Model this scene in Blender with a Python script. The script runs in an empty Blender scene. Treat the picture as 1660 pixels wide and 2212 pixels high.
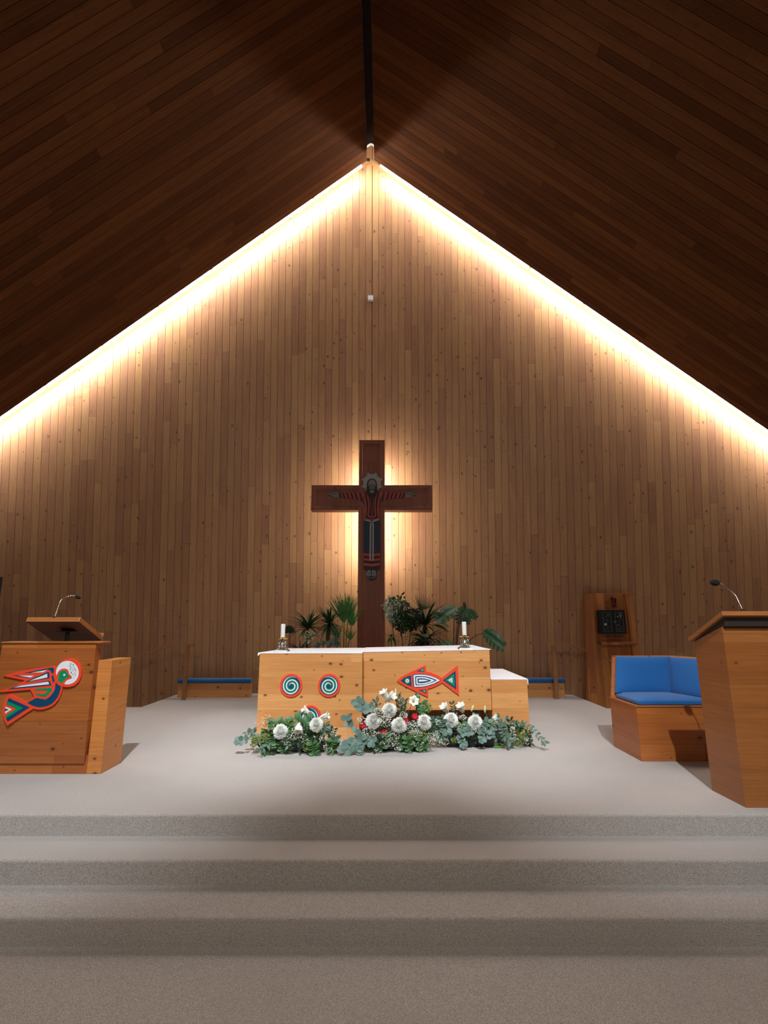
import bpy, math, random
from mathutils import Vector, Matrix, Quaternion
random.seed(7)
sc = bpy.context.scene
COL = sc.collection

# ------------------------------------------------------------------ camera
F = 1120.0
TH = math.atan(234.0 / F)
H = 1.37                      # eye height above the sanctuary platform (z = 0)
CT, ST = math.cos(TH), math.sin(TH)
cam_data = bpy.data.cameras.new('camera')
cam = bpy.data.objects.new('camera', cam_data)
COL.objects.link(cam)
cam.location = (0, 0, H)
cam.rotation_euler = (math.pi / 2 + TH, 0, 0)
cam_data.sensor_fit = 'VERTICAL'
cam_data.sensor_height = 24.0
cam_data.lens = F * 24.0 / 2212.0
cam_data.clip_start = 0.05
cam_data.clip_end = 200
sc.camera = cam

# ------------------------------------------------------------------ world, exposure, lights
sc.view_settings.view_transform = 'Standard'
sc.view_settings.look = 'None'
sc.view_settings.gamma = 1.0
sc.view_settings.exposure = 0.0
sc.view_settings.use_curve_mapping = False
world = bpy.data.worlds.new('world')
sc.world = world
world.use_nodes = True
world.node_tree.nodes['Background'].inputs[0].default_value = (0.6, 0.7, 1.0, 1)
world.node_tree.nodes['Background'].inputs[1].default_value = 0.02


def aim(o, target):
    d = Vector(target) - o.location
    o.rotation_euler = d.to_track_quat('-Z', 'Y').to_euler()


def spot(name, loc, target, power, size_deg, blend=0.6, radius=0.06, col=(1, 0.97, 0.93)):
    l = bpy.data.lights.new(name, 'SPOT')
    l.energy = power
    l.spot_size = math.radians(size_deg)
    l.spot_blend = blend
    l.shadow_soft_size = radius
    l.color = col
    o = bpy.data.objects.new(name, l)
    COL.objects.link(o)
    o.location = loc
    aim(o, target)
    return o


def area(name, loc, target, power, sx, sy, col=(1, 1, 1), spread=180):
    l = bpy.data.lights.new(name, 'AREA')
    l.shape = 'RECTANGLE'
    l.size, l.size_y = sx, sy
    l.energy = power
    l.color = col
    l.spread = math.radians(spread)
    o = bpy.data.objects.new(name, l)
    COL.objects.link(o)
    o.location = loc
    aim(o, target)
    return o


TUBE_STRENGTH = 108.0
COOL = (0.93, 0.96, 1.0)
spot('spot_lamp_left', (-1.25, -0.1, 7.6), (-2.7, 5.7, 0.0), 2900, 32, 1.0, 0.05, COOL)
spot('spot_lamp_right', (1.45, -1.1, 7.6), (2.7, 6.0, 0.0), 2500, 32, 1.0, 0.05, COOL)
spot('spot_lamp_altar_left', (-1.1, 0.0, 7.7), (-0.8, 6.5, 0.3), 2150, 27, 1.0, 0.05, COOL)
spot('spot_lamp_altar_right', (1.1, 0.0, 7.7), (0.8, 6.5, 0.3), 2150, 27, 1.0, 0.05, COOL)
area('cross_back_lamp', (-0.225, 9.47, 3.35), (-0.225, 11, 3.35), 66, 0.44, 2.0, (1, 0.9, 0.74))
area('nave_lamp_left', (-2.5, -2.6, 5.6), (-1.5, 3.0, -0.2), 48, 1.2, 1.2, (1, 0.86, 0.72), 110)
area('nave_lamp_right', (2.5, -2.6, 5.6), (1.5, 3.0, -0.2), 48, 1.2, 1.2, (1, 0.86, 0.72), 110)


# ------------------------------------------------------------------ pixel <-> place helpers (real planes in the room)
def ray(px, py):
    u = (px - 830) / F
    v = -(py - 1106) / F
    return Vector((u, CT - v * ST, ST + v * CT))


def atY(px, py, Y):
    r = ray(px, py)
    return Vector((0, 0, H)) + r * (Y / r.y)


def atZ(px, py, z):
    r = ray(px, py)
    return Vector((0, 0, H)) + r * ((z - H) / r.z)


def hit(px, py, P0, n):
    r = ray(px, py)
    c = Vector((0, 0, H))
    return c + r * ((P0 - c).dot(n) / r.dot(n))


# ------------------------------------------------------------------ materials
def lin(c):
    return tuple(((x / 255) / 12.92 if x / 255 <= 0.04045 else ((x / 255 + 0.055) / 1.055) ** 2.4) for x in c) + (1,)


def new_mat(name):
    m = bpy.data.materials.new(name)
    m.use_nodes = True
    nt = m.node_tree
    return m, nt, nt.nodes['Principled BSDF']


def plain(name, rgb, rough=0.5, metal=0.0, noise=0.0, nscale=20, bump=0.0, **kw):
    m, nt, b = new_mat(name)
    c = lin(rgb)
    b.inputs['Roughness'].default_value = rough
    b.inputs['Metallic'].default_value = metal
    for k, v in kw.items():
        b.inputs[k.replace('_', ' ')].default_value = v
    tc = nt.nodes.new('ShaderNodeTexCoord')
    no = nt.nodes.new('ShaderNodeTexNoise')
    no.inputs['Scale'].default_value = nscale
    no.inputs['Detail'].default_value = 4
    nt.links.new(tc.outputs['Object'], no.inputs['Vector'])
    mr = nt.nodes.new('ShaderNodeMapRange')
    mr.inputs[3].default_value = 1 - noise
    mr.inputs[4].default_value = 1 + noise
    mr.inputs[1].default_value = 0.3
    mr.inputs[2].default_value = 0.7
    nt.links.new(no.outputs[0], mr.inputs[0])
    mx = nt.nodes.new('ShaderNodeVectorMath')
    mx.operation = 'SCALE'
    mx.inputs[0].default_value = c[:3]
    nt.links.new(mr.outputs[0], mx.inputs['Scale'])
    nt.links.new(mx.outputs[0], b.inputs['Base Color'])
    if bump:
        bp = nt.nodes.new('ShaderNodeBump')
        bp.inputs['Strength'].default_value = bump
        bp.inputs['Distance'].default_value = 0.004
        nt.links.new(no.outputs[0], bp.inputs['Height'])
        nt.links.new(bp.outputs[0], b.inputs['Normal'])
    return m


def math_node(nt, op, a, b=None, clamp=False):
    n = nt.nodes.new('ShaderNodeMath')
    n.operation = op
    n.use_clamp = clamp
    for i, v in enumerate((a, b)):
        if v is None:
            continue
        if isinstance(v, (int, float)):
            n.inputs[i].default_value = v
        else:
            nt.links.new(v, n.inputs[i])
    return n.outputs[0]


def combine(nt, x, y, z=0.0):
    n = nt.nodes.new('ShaderNodeCombineXYZ')
    for i, v in enumerate((x, y, z)):
        if isinstance(v, (int, float)):
            n.inputs[i].default_value = v
        else:
            nt.links.new(v, n.inputs[i])
    return n.outputs[0]


def mixc(nt, fac, a, b, blend='MIX'):
    n = nt.nodes.new('ShaderNodeMix')
    n.data_type = 'RGBA'
    n.blend_type = blend
    for sock, v in ((n.inputs[0], fac), (n.inputs[6], a), (n.inputs[7], b)):
        if isinstance(v, (int, float)):
            sock.default_value = v
        elif isinstance(v, tuple):
            sock.default_value = v
        else:
            nt.links.new(v, sock)
    return n.outputs[2]


def smooth(nt, v, lo, hi, a=0.0, b=1.0):
    n = nt.nodes.new('ShaderNodeMapRange')
    n.interpolation_type = 'SMOOTHSTEP'
    nt.links.new(v, n.inputs[0])
    n.inputs[1].default_value = lo
    n.inputs[2].default_value = hi
    n.inputs[3].default_value = a
    n.inputs[4].default_value = b
    return n.outputs[0]


def wood(name, mode, light, mid, dark, knot=(70, 30, 15), bw=0.14, blen=3.0, rough=0.5,
         knots=0.45, kscale=4.5, ksize=1.0, line=0.55, grain=0.35):
    """light/mid/dark: board tones. mode uv = real boards; h / v = boards laid in the surface."""
    m, nt, b = new_mat(name)
    b.inputs['Roughness'].default_value = rough
    if mode == 'uv':
        uv = nt.nodes.new('ShaderNodeUVMap')
        sp = nt.nodes.new('ShaderNodeSeparateXYZ')
        nt.links.new(uv.outputs[0], sp.inputs[0])
        U, V = sp.outputs[0], sp.outputs[1]
        at = nt.nodes.new('ShaderNodeAttribute')
        at.attribute_name = 'rnd'
        R = at.outputs['Fac']
        groove = None
    else:
        tc = nt.nodes.new('ShaderNodeTexCoord')
        sp = nt.nodes.new('ShaderNodeSeparateXYZ')
        nt.links.new(tc.outputs['Object'], sp.inputs[0])
        xy = math_node(nt, 'ADD', sp.outputs[0], sp.outputs[1])
        U, V = (xy, sp.outputs[2]) if mode == 'h' else (sp.outputs[2], xy)
        row = math_node(nt, 'FLOOR', math_node(nt, 'DIVIDE', math_node(nt, 'ADD', V, 50.0), bw))
        w1 = nt.nodes.new('ShaderNodeTexWhiteNoise')
        w1.noise_dimensions = '1D'
        nt.links.new(row, w1.inputs['W'])
        seg = math_node(nt, 'FLOOR', math_node(nt, 'ADD', math_node(nt, 'DIVIDE', U, blen), math_node(nt, 'MULTIPLY', w1.outputs[0], 5.0)))
        w2 = nt.nodes.new('ShaderNodeTexWhiteNoise')
        w2.noise_dimensions = '2D'
        nt.links.new(combine(nt, row, seg), w2.inputs['Vector'])
        R = w2.outputs[0]
        fr = math_node(nt, 'FRACT', math_node(nt, 'DIVIDE', math_node(nt, 'ADD', V, 50.0), bw))
        groove = math_node(nt, 'LESS_THAN', fr, 0.0022 / bw)
    off = math_node(nt, 'MULTIPLY', R, 53.7)
    # grain
    g = nt.nodes.new('ShaderNodeTexNoise')
    g.inputs['Scale'].default_value = 1.0
    g.inputs['Detail'].default_value = 5
    g.inputs['Roughness'].default_value = 0.6
    g.inputs['Distortion'].default_value = 0.6
    nt.links.new(combine(nt, math_node(nt, 'ADD', math_node(nt, 'MULTIPLY', U, 2.2), off), math_node(nt, 'MULTIPLY', V, 60.0), off), g.inputs['Vector'])
    big = nt.nodes.new('ShaderNodeTexNoise')
    big.inputs['Scale'].default_value = 1.0
    big.inputs['Detail'].default_value = 2
    nt.links.new(combine(nt, math_node(nt, 'ADD', math_node(nt, 'MULTIPLY', U, 1.6), off), math_node(nt, 'MULTIPLY', V, 9.0), off), big.inputs['Vector'])
    cr = nt.nodes.new('ShaderNodeValToRGB')
    cr.color_ramp.elements[0].color = lin(dark)
    cr.color_ramp.elements[1].color = lin(light)
    e = cr.color_ramp.elements.new(0.5)
    e.color = lin(mid)
    tone = math_node(nt, 'ADD', math_node(nt, 'MULTIPLY', R, 0.75), math_node(nt, 'MULTIPLY', smooth(nt, big.outputs[0], 0.3, 0.7), 0.25))
    nt.links.new(tone, cr.inputs[0])
    col = mixc(nt, smooth(nt, g.outputs[0], 0.35, 0.75, 0.0, grain), cr.outputs[0], lin(tuple(int(x * 0.62) for x in dark)))
    # knots
    ku = math_node(nt, 'ADD', math_node(nt, 'MULTIPLY', U, 0.72), off)
    vo = nt.nodes.new('ShaderNodeTexVoronoi')
    vo.voronoi_dimensions = '2D'
    vo.inputs['Scale'].default_value = kscale
    nt.links.new(combine(nt, ku, math_node(nt, 'ADD', V, off)), vo.inputs['Vector'])
    sc_ = nt.nodes.new('ShaderNodeSeparateColor')
    nt.links.new(vo.outputs['Color'], sc_.inputs[0])
    gate = math_node(nt, 'LESS_THAN', sc_.outputs[0], knots)
    rad = math_node(nt, 'ADD', math_node(nt, 'MULTIPLY', math_node(nt, 'POWER', sc_.outputs[1], 2.0), 0.075 * ksize), 0.022 * ksize)
    q = math_node(nt, 'DIVIDE', vo.outputs['Distance'], rad)
    kn = math_node(nt, 'MULTIPLY', smooth(nt, q, 0.65, 1.25, 1.0, 0.0), gate)
    halo = math_node(nt, 'MULTIPLY', smooth(nt, q, 0.9, 2.8, 0.32, 0.0), gate)
    col = mixc(nt, halo, col, lin(tuple(int(x * 0.7) for x in dark)))
    col = mixc(nt, math_node(nt, 'MULTIPLY', kn, 0.85), col, lin(knot))
    if groove is not None:
        col = mixc(nt, math_node(nt, 'MULTIPLY', groove, line), col, lin(tuple(int(x * 0.35) for x in dark)))
    nt.links.new(col, b.inputs['Base Color'])
    bp = nt.nodes.new('ShaderNodeBump')
    bp.inputs['Strength'].default_value = 0.12
    bp.inputs['Distance'].default_value = 0.003
    nt.links.new(g.outputs[0], bp.inputs['Height'])
    nt.links.new(bp.outputs[0], b.inputs['Normal'])
    return m


def carpet_mat(name, a, bcol):
    m, nt, b = new_mat(name)
    b.inputs['Roughness'].default_value = 1.0
    b.inputs['Specular IOR Level'].default_value = 0.05
    b.inputs['Sheen Weight'].default_value = 0.15
    tc = nt.nodes.new('ShaderNodeTexCoord')
    n1 = nt.nodes.new('ShaderNodeTexNoise')
    n1.inputs['Scale'].default_value = 210
    n1.inputs['Detail'].default_value = 3
    n1.inputs['Roughness'].default_value = 0.7
    n2 = nt.nodes.new('ShaderNodeTexNoise')
    n2.inputs['Scale'].default_value = 1.3
    n2.inputs['Detail'].default_value = 5
    n3 = nt.nodes.new('ShaderNodeTexVoronoi')
    n3.inputs['Scale'].default_value = 26
    for n in (n1, n2, n3):
        nt.links.new(tc.outputs['Object'], n.inputs['Vector'])
    c = mixc(nt, smooth(nt, n1.outputs[0], 0.35, 0.65), lin(a), lin(bcol))
    c = mixc(nt, smooth(nt, n2.outputs[0], 0.4, 0.75, 0.0, 0.28), c, lin(tuple(int(x * 0.8) for x in a)))
    s = nt.nodes.new('ShaderNodeSeparateColor')
    nt.links.new(n3.outputs['Color'], s.inputs[0])
    speck = math_node(nt, 'MULTIPLY', math_node(nt, 'LESS_THAN', s.outputs[0], 0.16), smooth(nt, n3.outputs['Distance'], 0.05, 0.16, 0.5, 0.0))
    c = mixc(nt, speck, c, lin((70, 60, 50)))
    nt.links.new(c, b.inputs['Base Color'])
    bp = nt.nodes.new('ShaderNodeBump')
    bp.inputs['Strength'].default_value = 0.8
    bp.inputs['Distance'].default_value = 0.008
    nt.links.new(n1.outputs[0], bp.inputs['Height'])
    nt.links.new(bp.outputs[0], b.inputs['Normal'])
    return m


def emit_mat(name, col, strength):
    m, nt, b = new_mat(name)
    b.inputs['Base Color'].default_value = (0.8, 0.8, 0.8, 1)
    b.inputs['Emission Color'].default_value = col
    b.inputs['Emission Strength'].default_value = strength
    return m


M = {}
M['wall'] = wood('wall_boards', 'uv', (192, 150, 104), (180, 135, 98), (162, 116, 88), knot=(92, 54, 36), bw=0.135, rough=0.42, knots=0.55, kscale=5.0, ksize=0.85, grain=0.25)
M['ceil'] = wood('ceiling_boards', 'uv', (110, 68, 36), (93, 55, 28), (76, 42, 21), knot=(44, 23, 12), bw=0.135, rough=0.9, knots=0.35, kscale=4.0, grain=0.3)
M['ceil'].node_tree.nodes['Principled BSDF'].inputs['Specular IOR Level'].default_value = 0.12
M['gap'] = plain('board_gap_shadow', (58, 34, 20), 0.8)
M['altar'] = wood('golden_pine_boards', 'h', (226, 168, 106), (216, 154, 92), (200, 136, 76), knot=(88, 34, 16), bw=0.185, blen=2.4, rough=0.38, knots=0.62, kscale=6.5, ksize=1.15, line=0.5, grain=0.25)
M['wing'] = wood('light_amber_boards', 'h', (220, 150, 82), (206, 134, 68), (190, 116, 56), knot=(70, 26, 12), bw=0.19, blen=2.0, rough=0.38, knots=0.4, kscale=6.0, ksize=0.9, line=0.4, grain=0.3)
M['ambo'] = wood('amber_pine_boards', 'h', (184, 112, 56), (168, 98, 46), (146, 78, 36), knot=(70, 26, 12), bw=0.19, blen=2.0, rough=0.38, knots=0.5, kscale=6.0, ksize=1.0, line=0.5, grain=0.3)
M['oak'] = wood('smooth_amber_veneer', 'h', (168, 108, 58), (158, 98, 50), (144, 86, 42), knot=(110, 56, 26), bw=0.32, blen=3, rough=0.35, knots=0.15, kscale=4, ksize=0.6, line=0.12, grain=0.35)
M['cross'] = wood('dark_cross_boards', 'v', (150, 88, 60), (138, 76, 52), (122, 64, 44), knot=(50, 22, 14), bw=0.165, blen=4, rough=0.5, knots=0.6, kscale=6.5, ksize=0.8, line=0.4)
M['rail'] = wood('rail_wood', 'h', (184, 132, 82), (170, 118, 72), (150, 100, 60), bw=0.3, knots=0.1, rough=0.45, line=0)
M['stand'] = wood('stand_wood', 'v', (196, 132, 66), (170, 106, 54), (140, 80, 44), knot=(60, 26, 12), bw=0.12, rough=0.45, knots=0.5, kscale=6)
M['carpet'] = carpet_mat('beige_carpet', (214, 209, 206), (156, 150, 145))
M['white'] = plain('white_linen', (236, 236, 240), 0.8, noise=0.03, nscale=30, bump=0.1)
M['wax'] = plain('white_wax', (240, 240, 238), 0.4, Subsurface_Weight=0.2)
M['brass'] = plain('brass', (212, 176, 96), 0.22, 1.0)
M['silver'] = plain('pewter', (170, 168, 160), 0.28, 1.0, noise=0.3, nscale=90, bump=0.5)
M['blue'] = plain('blue_fabric', (10, 92, 160), 0.85, noise=0.08, nscale=260, bump=0.4, Sheen_Weight=0.2)
M['black'] = plain('black_plastic', (18, 18, 18), 0.5)
M['foam'] = plain('black_foam', (14, 14, 15), 0.95, nscale=300, bump=0.6)
M['chrome'] = plain('chrome', (200, 200, 205), 0.2, 1.0)
M['orange'] = plain('orange_paint', (236, 74, 44), 0.4)
M['navy'] = plain('navy_paint', (8, 68, 104), 0.4)
M['green'] = plain('green_paint', (0, 142, 92), 0.4)
M['ivory'] = plain('white_paint', (230, 234, 240), 0.4)
M['tray'] = plain('black_tray_plastic', (22, 28, 26), 0.4)
M['gtray'] = plain('dark_green_tray_plastic', (38, 66, 62), 0.5)
M['plasticwhite'] = plain('white_plastic', (225, 228, 232), 0.45)
M['icon_grey'] = plain('icon_grey_paint', (150, 150, 145), 0.6)
M['icon_skin'] = plain('icon_skin_paint', (120, 120, 112), 0.6)
M['icon_black'] = plain('icon_black_paint', (28, 28, 32), 0.6)
M['icon_red'] = plain('icon_red_paint', (176, 60, 50), 0.6)
M['icon_navy'] = plain('icon_navy_paint', (22, 40, 66), 0.6)
M['under'] = plain('shaded_underside_wood', (84, 54, 36), 0.8, noise=0.1)  # desk wood darkened, shade below the desk put into the colour
M['slot'] = plain('dark_wood_and_shade', (40, 30, 26), 0.8)  # dark wood, also the painted shade below the lectern top
M['plaster'] = plain('dark_side_wall', (110, 84, 60), 0.9)
M['petal'] = plain('white_petal', (252, 253, 248), 0.6, Subsurface_Weight=0.15)
M['lily'] = plain('lily_petal', (240, 238, 226), 0.5, Subsurface_Weight=0.15)
M['lilybud'] = plain('lily_bud', (206, 214, 160), 0.5)
M['rose'] = plain('rose_petal', (196, 22, 50), 0.6, noise=0.15, nscale=60)
M['gyp'] = plain('tiny_white_bloom', (232, 230, 220), 0.7)
M['hyd'] = plain('yellow_green_bloom', (128, 146, 66), 0.7, noise=0.25, nscale=60)
M['euc'] = plain('grey_green_leaf', (90, 118, 108), 0.55, noise=0.15, nscale=14)
M['euc2'] = plain('dusty_green_leaf', (80, 106, 90), 0.55, noise=0.15, nscale=14)
M['leaf'] = plain('mid_green_leaf', (52, 96, 46), 0.5, noise=0.2, nscale=20)
M['dleaf'] = plain('dark_green_leaf', (30, 58, 34), 0.45, noise=0.2, nscale=20)
M['bright'] = plain('bright_green_leaf', (48, 140, 36), 0.4)
M['olive'] = plain('olive_leaf', (96, 112, 58), 0.5, noise=0.2, nscale=20)
M['stem'] = plain('green_stem', (80, 96, 52), 0.6)
M['palm'] = plain('palm_leaf', (62, 128, 60), 0.5, noise=0.25, nscale=9)
M['drac'] = plain('dracaena_leaf', (44, 78, 44), 0.45, noise=0.25, nscale=9)
M['vari'] = plain('variegated_leaf', (150, 172, 150), 0.5, noise=0.45, nscale=34)
M['monst'] = plain('monstera_leaf', (34, 82, 52), 0.35, noise=0.15, nscale=12)
M['bark'] = plain('brown_stem', (96, 68, 46), 0.8, noise=0.3, nscale=40)
M['pot'] = plain('clay_pot', (120, 74, 54), 0.8)
M['soil'] = plain('potting_soil', (50, 36, 26), 1.0)
M['redglass'] = plain('red_glass', (120, 16, 14), 0.12, Transmission_Weight=0.5)
M['tab'] = plain('black_enamel', (24, 28, 34), 0.35)
M['tabline'] = plain('pale_etched_line', (96, 100, 104), 0.5)
M['tabdot'] = plain('silver_boss', (190, 190, 186), 0.4)
M['tabcop'] = plain('copper_inlay', (170, 110, 74), 0.45)
M['tube'] = emit_mat('glowing_tube', (1.0, 0.93, 0.86, 1), TUBE_STRENGTH)
for mm in ('lily', 'petal', 'leaf', 'dleaf', 'palm', 'drac', 'monst', 'euc', 'euc2', 'vari', 'bright', 'olive'):
    M[mm].use_backface_culling = False

# ------------------------------------------------------------------ object helpers
ORG = {}


def put(o, origin, parent):
    COL.objects.link(o)
    if parent is not None:
        o.parent = parent
        ORG[o.name] = ORG[parent.name]
    else:
        o.location = origin
        ORG[o.name] = Vector(origin)


def tag(o, label=None, cat=None, group=None, kind=None):
    for k, v in (('label', label), ('category', cat), ('group', group), ('kind', kind)):
        if v:
            o[k] = v
    return o


def thing(name, loc, label, cat, group=None):
    o = bpy.data.objects.new(name, None)
    o.empty_display_size = 0.1
    put(o, Vector(loc), None)
    return tag(o, label, cat, group)


class MB:
    def __init__(s):
        s.v, s.f, s.mi, s.uv, s.rnd = [], [], [], [], []

    def add(s, verts, faces, mi=0, uvs=None, rnd=0.0):
        o = len(s.v)
        s.v += [Vector(p) for p in verts]
        for k, f in enumerate(faces):
            s.f.append([o + i for i in f])
            s.mi.append(mi)
            s.uv.append(uvs[k] if uvs else None)
            s.rnd.append(rnd)

    def box(s, x0, x1, y0, y1, z0, z1, mi=0):
        s.hexa([(x0, y0, z0), (x1, y0, z0), (x1, y1, z0), (x0, y1, z0), (x0, y0, z1), (x1, y0, z1), (x1, y1, z1), (x0, y1, z1)], mi)

    def hexa(s, p, mi=0):
        s.add(p, [(0, 3, 2, 1), (4, 5, 6, 7), (0, 1, 5, 4), (1, 2, 6, 5), (2, 3, 7, 6), (3, 0, 4, 7)], mi)

    def prism(s, poly, off, mi=0):
        """poly: 3-D outline; off: extrusion vector"""
        n = len(poly)
        off = Vector(off)
        a = [Vector(p) for p in poly]
        b = [p + off for p in a]
        s.add(a + b, [list(range(n - 1, -1, -1)), list(range(n, 2 * n))] + [[i, (i + 1) % n, n + (i + 1) % n, n + i] for i in range(n)], mi)

    def tube(s, pts, r, n=8, mi=0, cap=True):
        pts = [Vector(p) for p in pts]
        m = len(pts)
        rs = r if isinstance(r, (list, tuple)) else [r] * m
        vs = []
        up = Vector((0, 0, 1))
        pu = None
        for i, p in enumerate(pts):
            t = (pts[min(i + 1, m - 1)] - pts[max(i - 1, 0)])
            if t.length < 1e-9:
                t = up.copy()
            t.normalize()
            if pu is None:
                a = t.cross(up) if abs(t.dot(up)) < 0.95 else t.cross(Vector((1, 0, 0)))
            else:
                a = pu - t * pu.dot(t)
            a.normalize()
            pu = a
            b = t.cross(a)
            for k in range(n):
                w = 2 * math.pi * k / n
                vs.append(p + (a * math.cos(w) + b * math.sin(w)) * rs[i])
        fs = []
        for i in range(m - 1):
            for k in range(n):
                fs.append((i * n + k, i * n + (k + 1) % n, (i + 1) * n + (k + 1) % n, (i + 1) * n + k))
        if cap:
            fs.append(list(range(n - 1, -1, -1)))
            fs.append([(m - 1) * n + k for k in range(n)])
        s.add(vs, fs, mi)

    def lathe(s, prof, c, n=24, mi=0):
        vs = []
        for r, z in prof:
            for k in range(n):
                w = 2 * math.pi * k / n
                vs.append((c[0] + r * math.cos(w), c[1] + r * math.sin(w), c[2] + z))
        m = len(prof)
        fs = [(i * n + k, i * n + (k + 1) % n, (i + 1) * n + (k + 1) % n, (i + 1) * n + k) for i in range(m - 1) for k in range(n)]
        fs.append(list(range(n - 1, -1, -1)))
        fs.append([(m - 1) * n + k for k in range(n)])
        s.add(vs, fs, mi)

    def ball(s, c, r, mi=0, lo=True):
        c = Vector(c)
        if lo:
            d = [Vector(v) for v in ((1, 0, 0), (-1, 0, 0), (0, 1, 0), (0, -1, 0), (0, 0, 1), (0, 0, -1))]
            s.add([c + v * r for v in d], [(0, 2, 4), (2, 1, 4), (1, 3, 4), (3, 0, 4), (2, 0, 5), (1, 2, 5), (3, 1, 5), (0, 3, 5)], mi)
        else:
            prof = [(r * math.sin(math.pi * i / 10) + 1e-5, -r * math.cos(math.pi * i / 10)) for i in range(11)]
            s.lathe(prof, c, 16, mi)

    def leaf(s, base, direc, length, width, normal=(0, 0, 1), curve=0.2, nseg=5, shape='lens', fold=0.15, mi=0, twist=0.0):
        base = Vector(base)
        d = Vector(direc).normalized()
        nrm = Vector(normal)
        nrm = nrm - d * nrm.dot(d)
        if nrm.length < 1e-4:
            nrm = Vector((1, 0.3, 0.2)) - d * Vector((1, 0.3, 0.2)).dot(d)
        nrm.normalize()
        side = d.cross(nrm)
        vs, fs = [], []
        for i in range(nseg + 1):
            t = i / nseg
            if shape == 'lens':
                w = math.sin(math.pi * min(max(t, 0.0), 1.0)) ** 0.8
            elif shape == 'round':
                w = math.sqrt(max(0.0, 1 - (2 * t - 1) ** 2))
            elif shape == 'blade':
                w = (1 - t) ** 0.6 * min(1, 0.5 + t * 4)
            elif shape == 'petal':
                w = math.sin(math.pi * (t ** 0.7 * 0.93 + 0.04)) ** 0.7
            w = w * width / 2
            p = base + d * (length * t) - nrm * (curve * length * t * t)
            vs += [p - side * w + nrm * fold * w, p, p + side * w + nrm * fold * w]
            if i:
                o = (i - 1) * 3
                fs += [(o, o + 1, o + 4, o + 3), (o + 1, o + 2, o + 5, o + 4)]
        s.add(vs, fs, mi)

    def build(s, name, mats, parent=None, origin=None, bevel=0.0, smooth=False, seg=2, solid=0.0):
        if not isinstance(mats, (list, tuple)):
            mats = [mats]
        if parent is not None:
            org = ORG[parent.name]
        else:
            org = Vector(origin) if origin is not None else Vector((0, 0, 0))
        me = bpy.data.meshes.new(name)
        me.from_pydata([tuple(p - org) for p in s.v], [], s.f)
        for m in mats:
            me.materials.append(m)
        for i, p in enumerate(me.polygons):
            p.material_index = s.mi[i]
            p.use_smooth = smooth
        if any(u is not None for u in s.uv):
            ul = me.uv_layers.new(name='UVMap')
            for i, p in enumerate(me.polygons):
                if s.uv[i]:
                    for k, li in enumerate(p.loop_indices):
                        ul.data[li].uv = s.uv[i][k]
            at = me.attributes.new('rnd', 'FLOAT', 'FACE')
            at.data.foreach_set('value', s.rnd)
        me.update()
        o = bpy.data.objects.new(name, me)
        put(o, org, parent)
        if bevel:
            b = o.modifiers.new('bevel', 'BEVEL')
            b.width = bevel
            b.segments = seg
            b.limit_method = 'ANGLE'
            b.angle_limit = math.radians(35)
        if solid:
            b = o.modifiers.new('solid', 'SOLIDIFY')
            b.thickness = solid
            b.offset = 0
        return o


def struct(o):
    o['kind'] = 'structure'
    return o


def lerp(a, b, t):
    return a + (b - a) * t


# ------------------------------------------------------------------ room shell
AL, BE = math.radians(8.4), math.radians(7.3)
Y0 = 10.72
X0 = (803 - 830) / F * (Y0 * CT - H * ST)
PW = 0.1352                                   # face width of the wall boards
W0 = Vector((X0, Y0, 0))
WD = Vector((0, -math.sin(AL), math.cos(AL)))  # the end wall leans towards the nave
WL = Vector((-math.cos(BE), -math.sin(BE), 0))
WR = Vector((math.cos(BE), -math.sin(BE), 0))
NL = WL.cross(WD)
NR = WD.cross(WR) * -1
YE = 8.62                                      # where the ceiling boards stop short of the wall
ZF = -0.431                                    # nave floor

cl0, cl1 = atY(793, 347, YE), atY(0, 901.4, YE)
cr0, cr1 = atY(809, 346, YE), atY(1660, 929.6, YE)
SL = (cl0.z - cl1.z) / (cl0.x - cl1.x)
SR = (cr0.z - cr1.z) / (cr1.x - cr0.x)


def zroof(x):
    return cl0.z + SL * (x - cl0.x) if x < (cl0.x + cr0.x) / 2 else cr0.z - SR * (x - cr0.x)


def wall_front(x, z, off=0.0):
    """point of the leaning wall surface at x, z"""
    s = abs(x - X0) / math.cos(BE)
    t = z / math.cos(AL)
    return Vector((x, Y0 - s * math.sin(BE) - t * math.sin(AL) - off, z))


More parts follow.
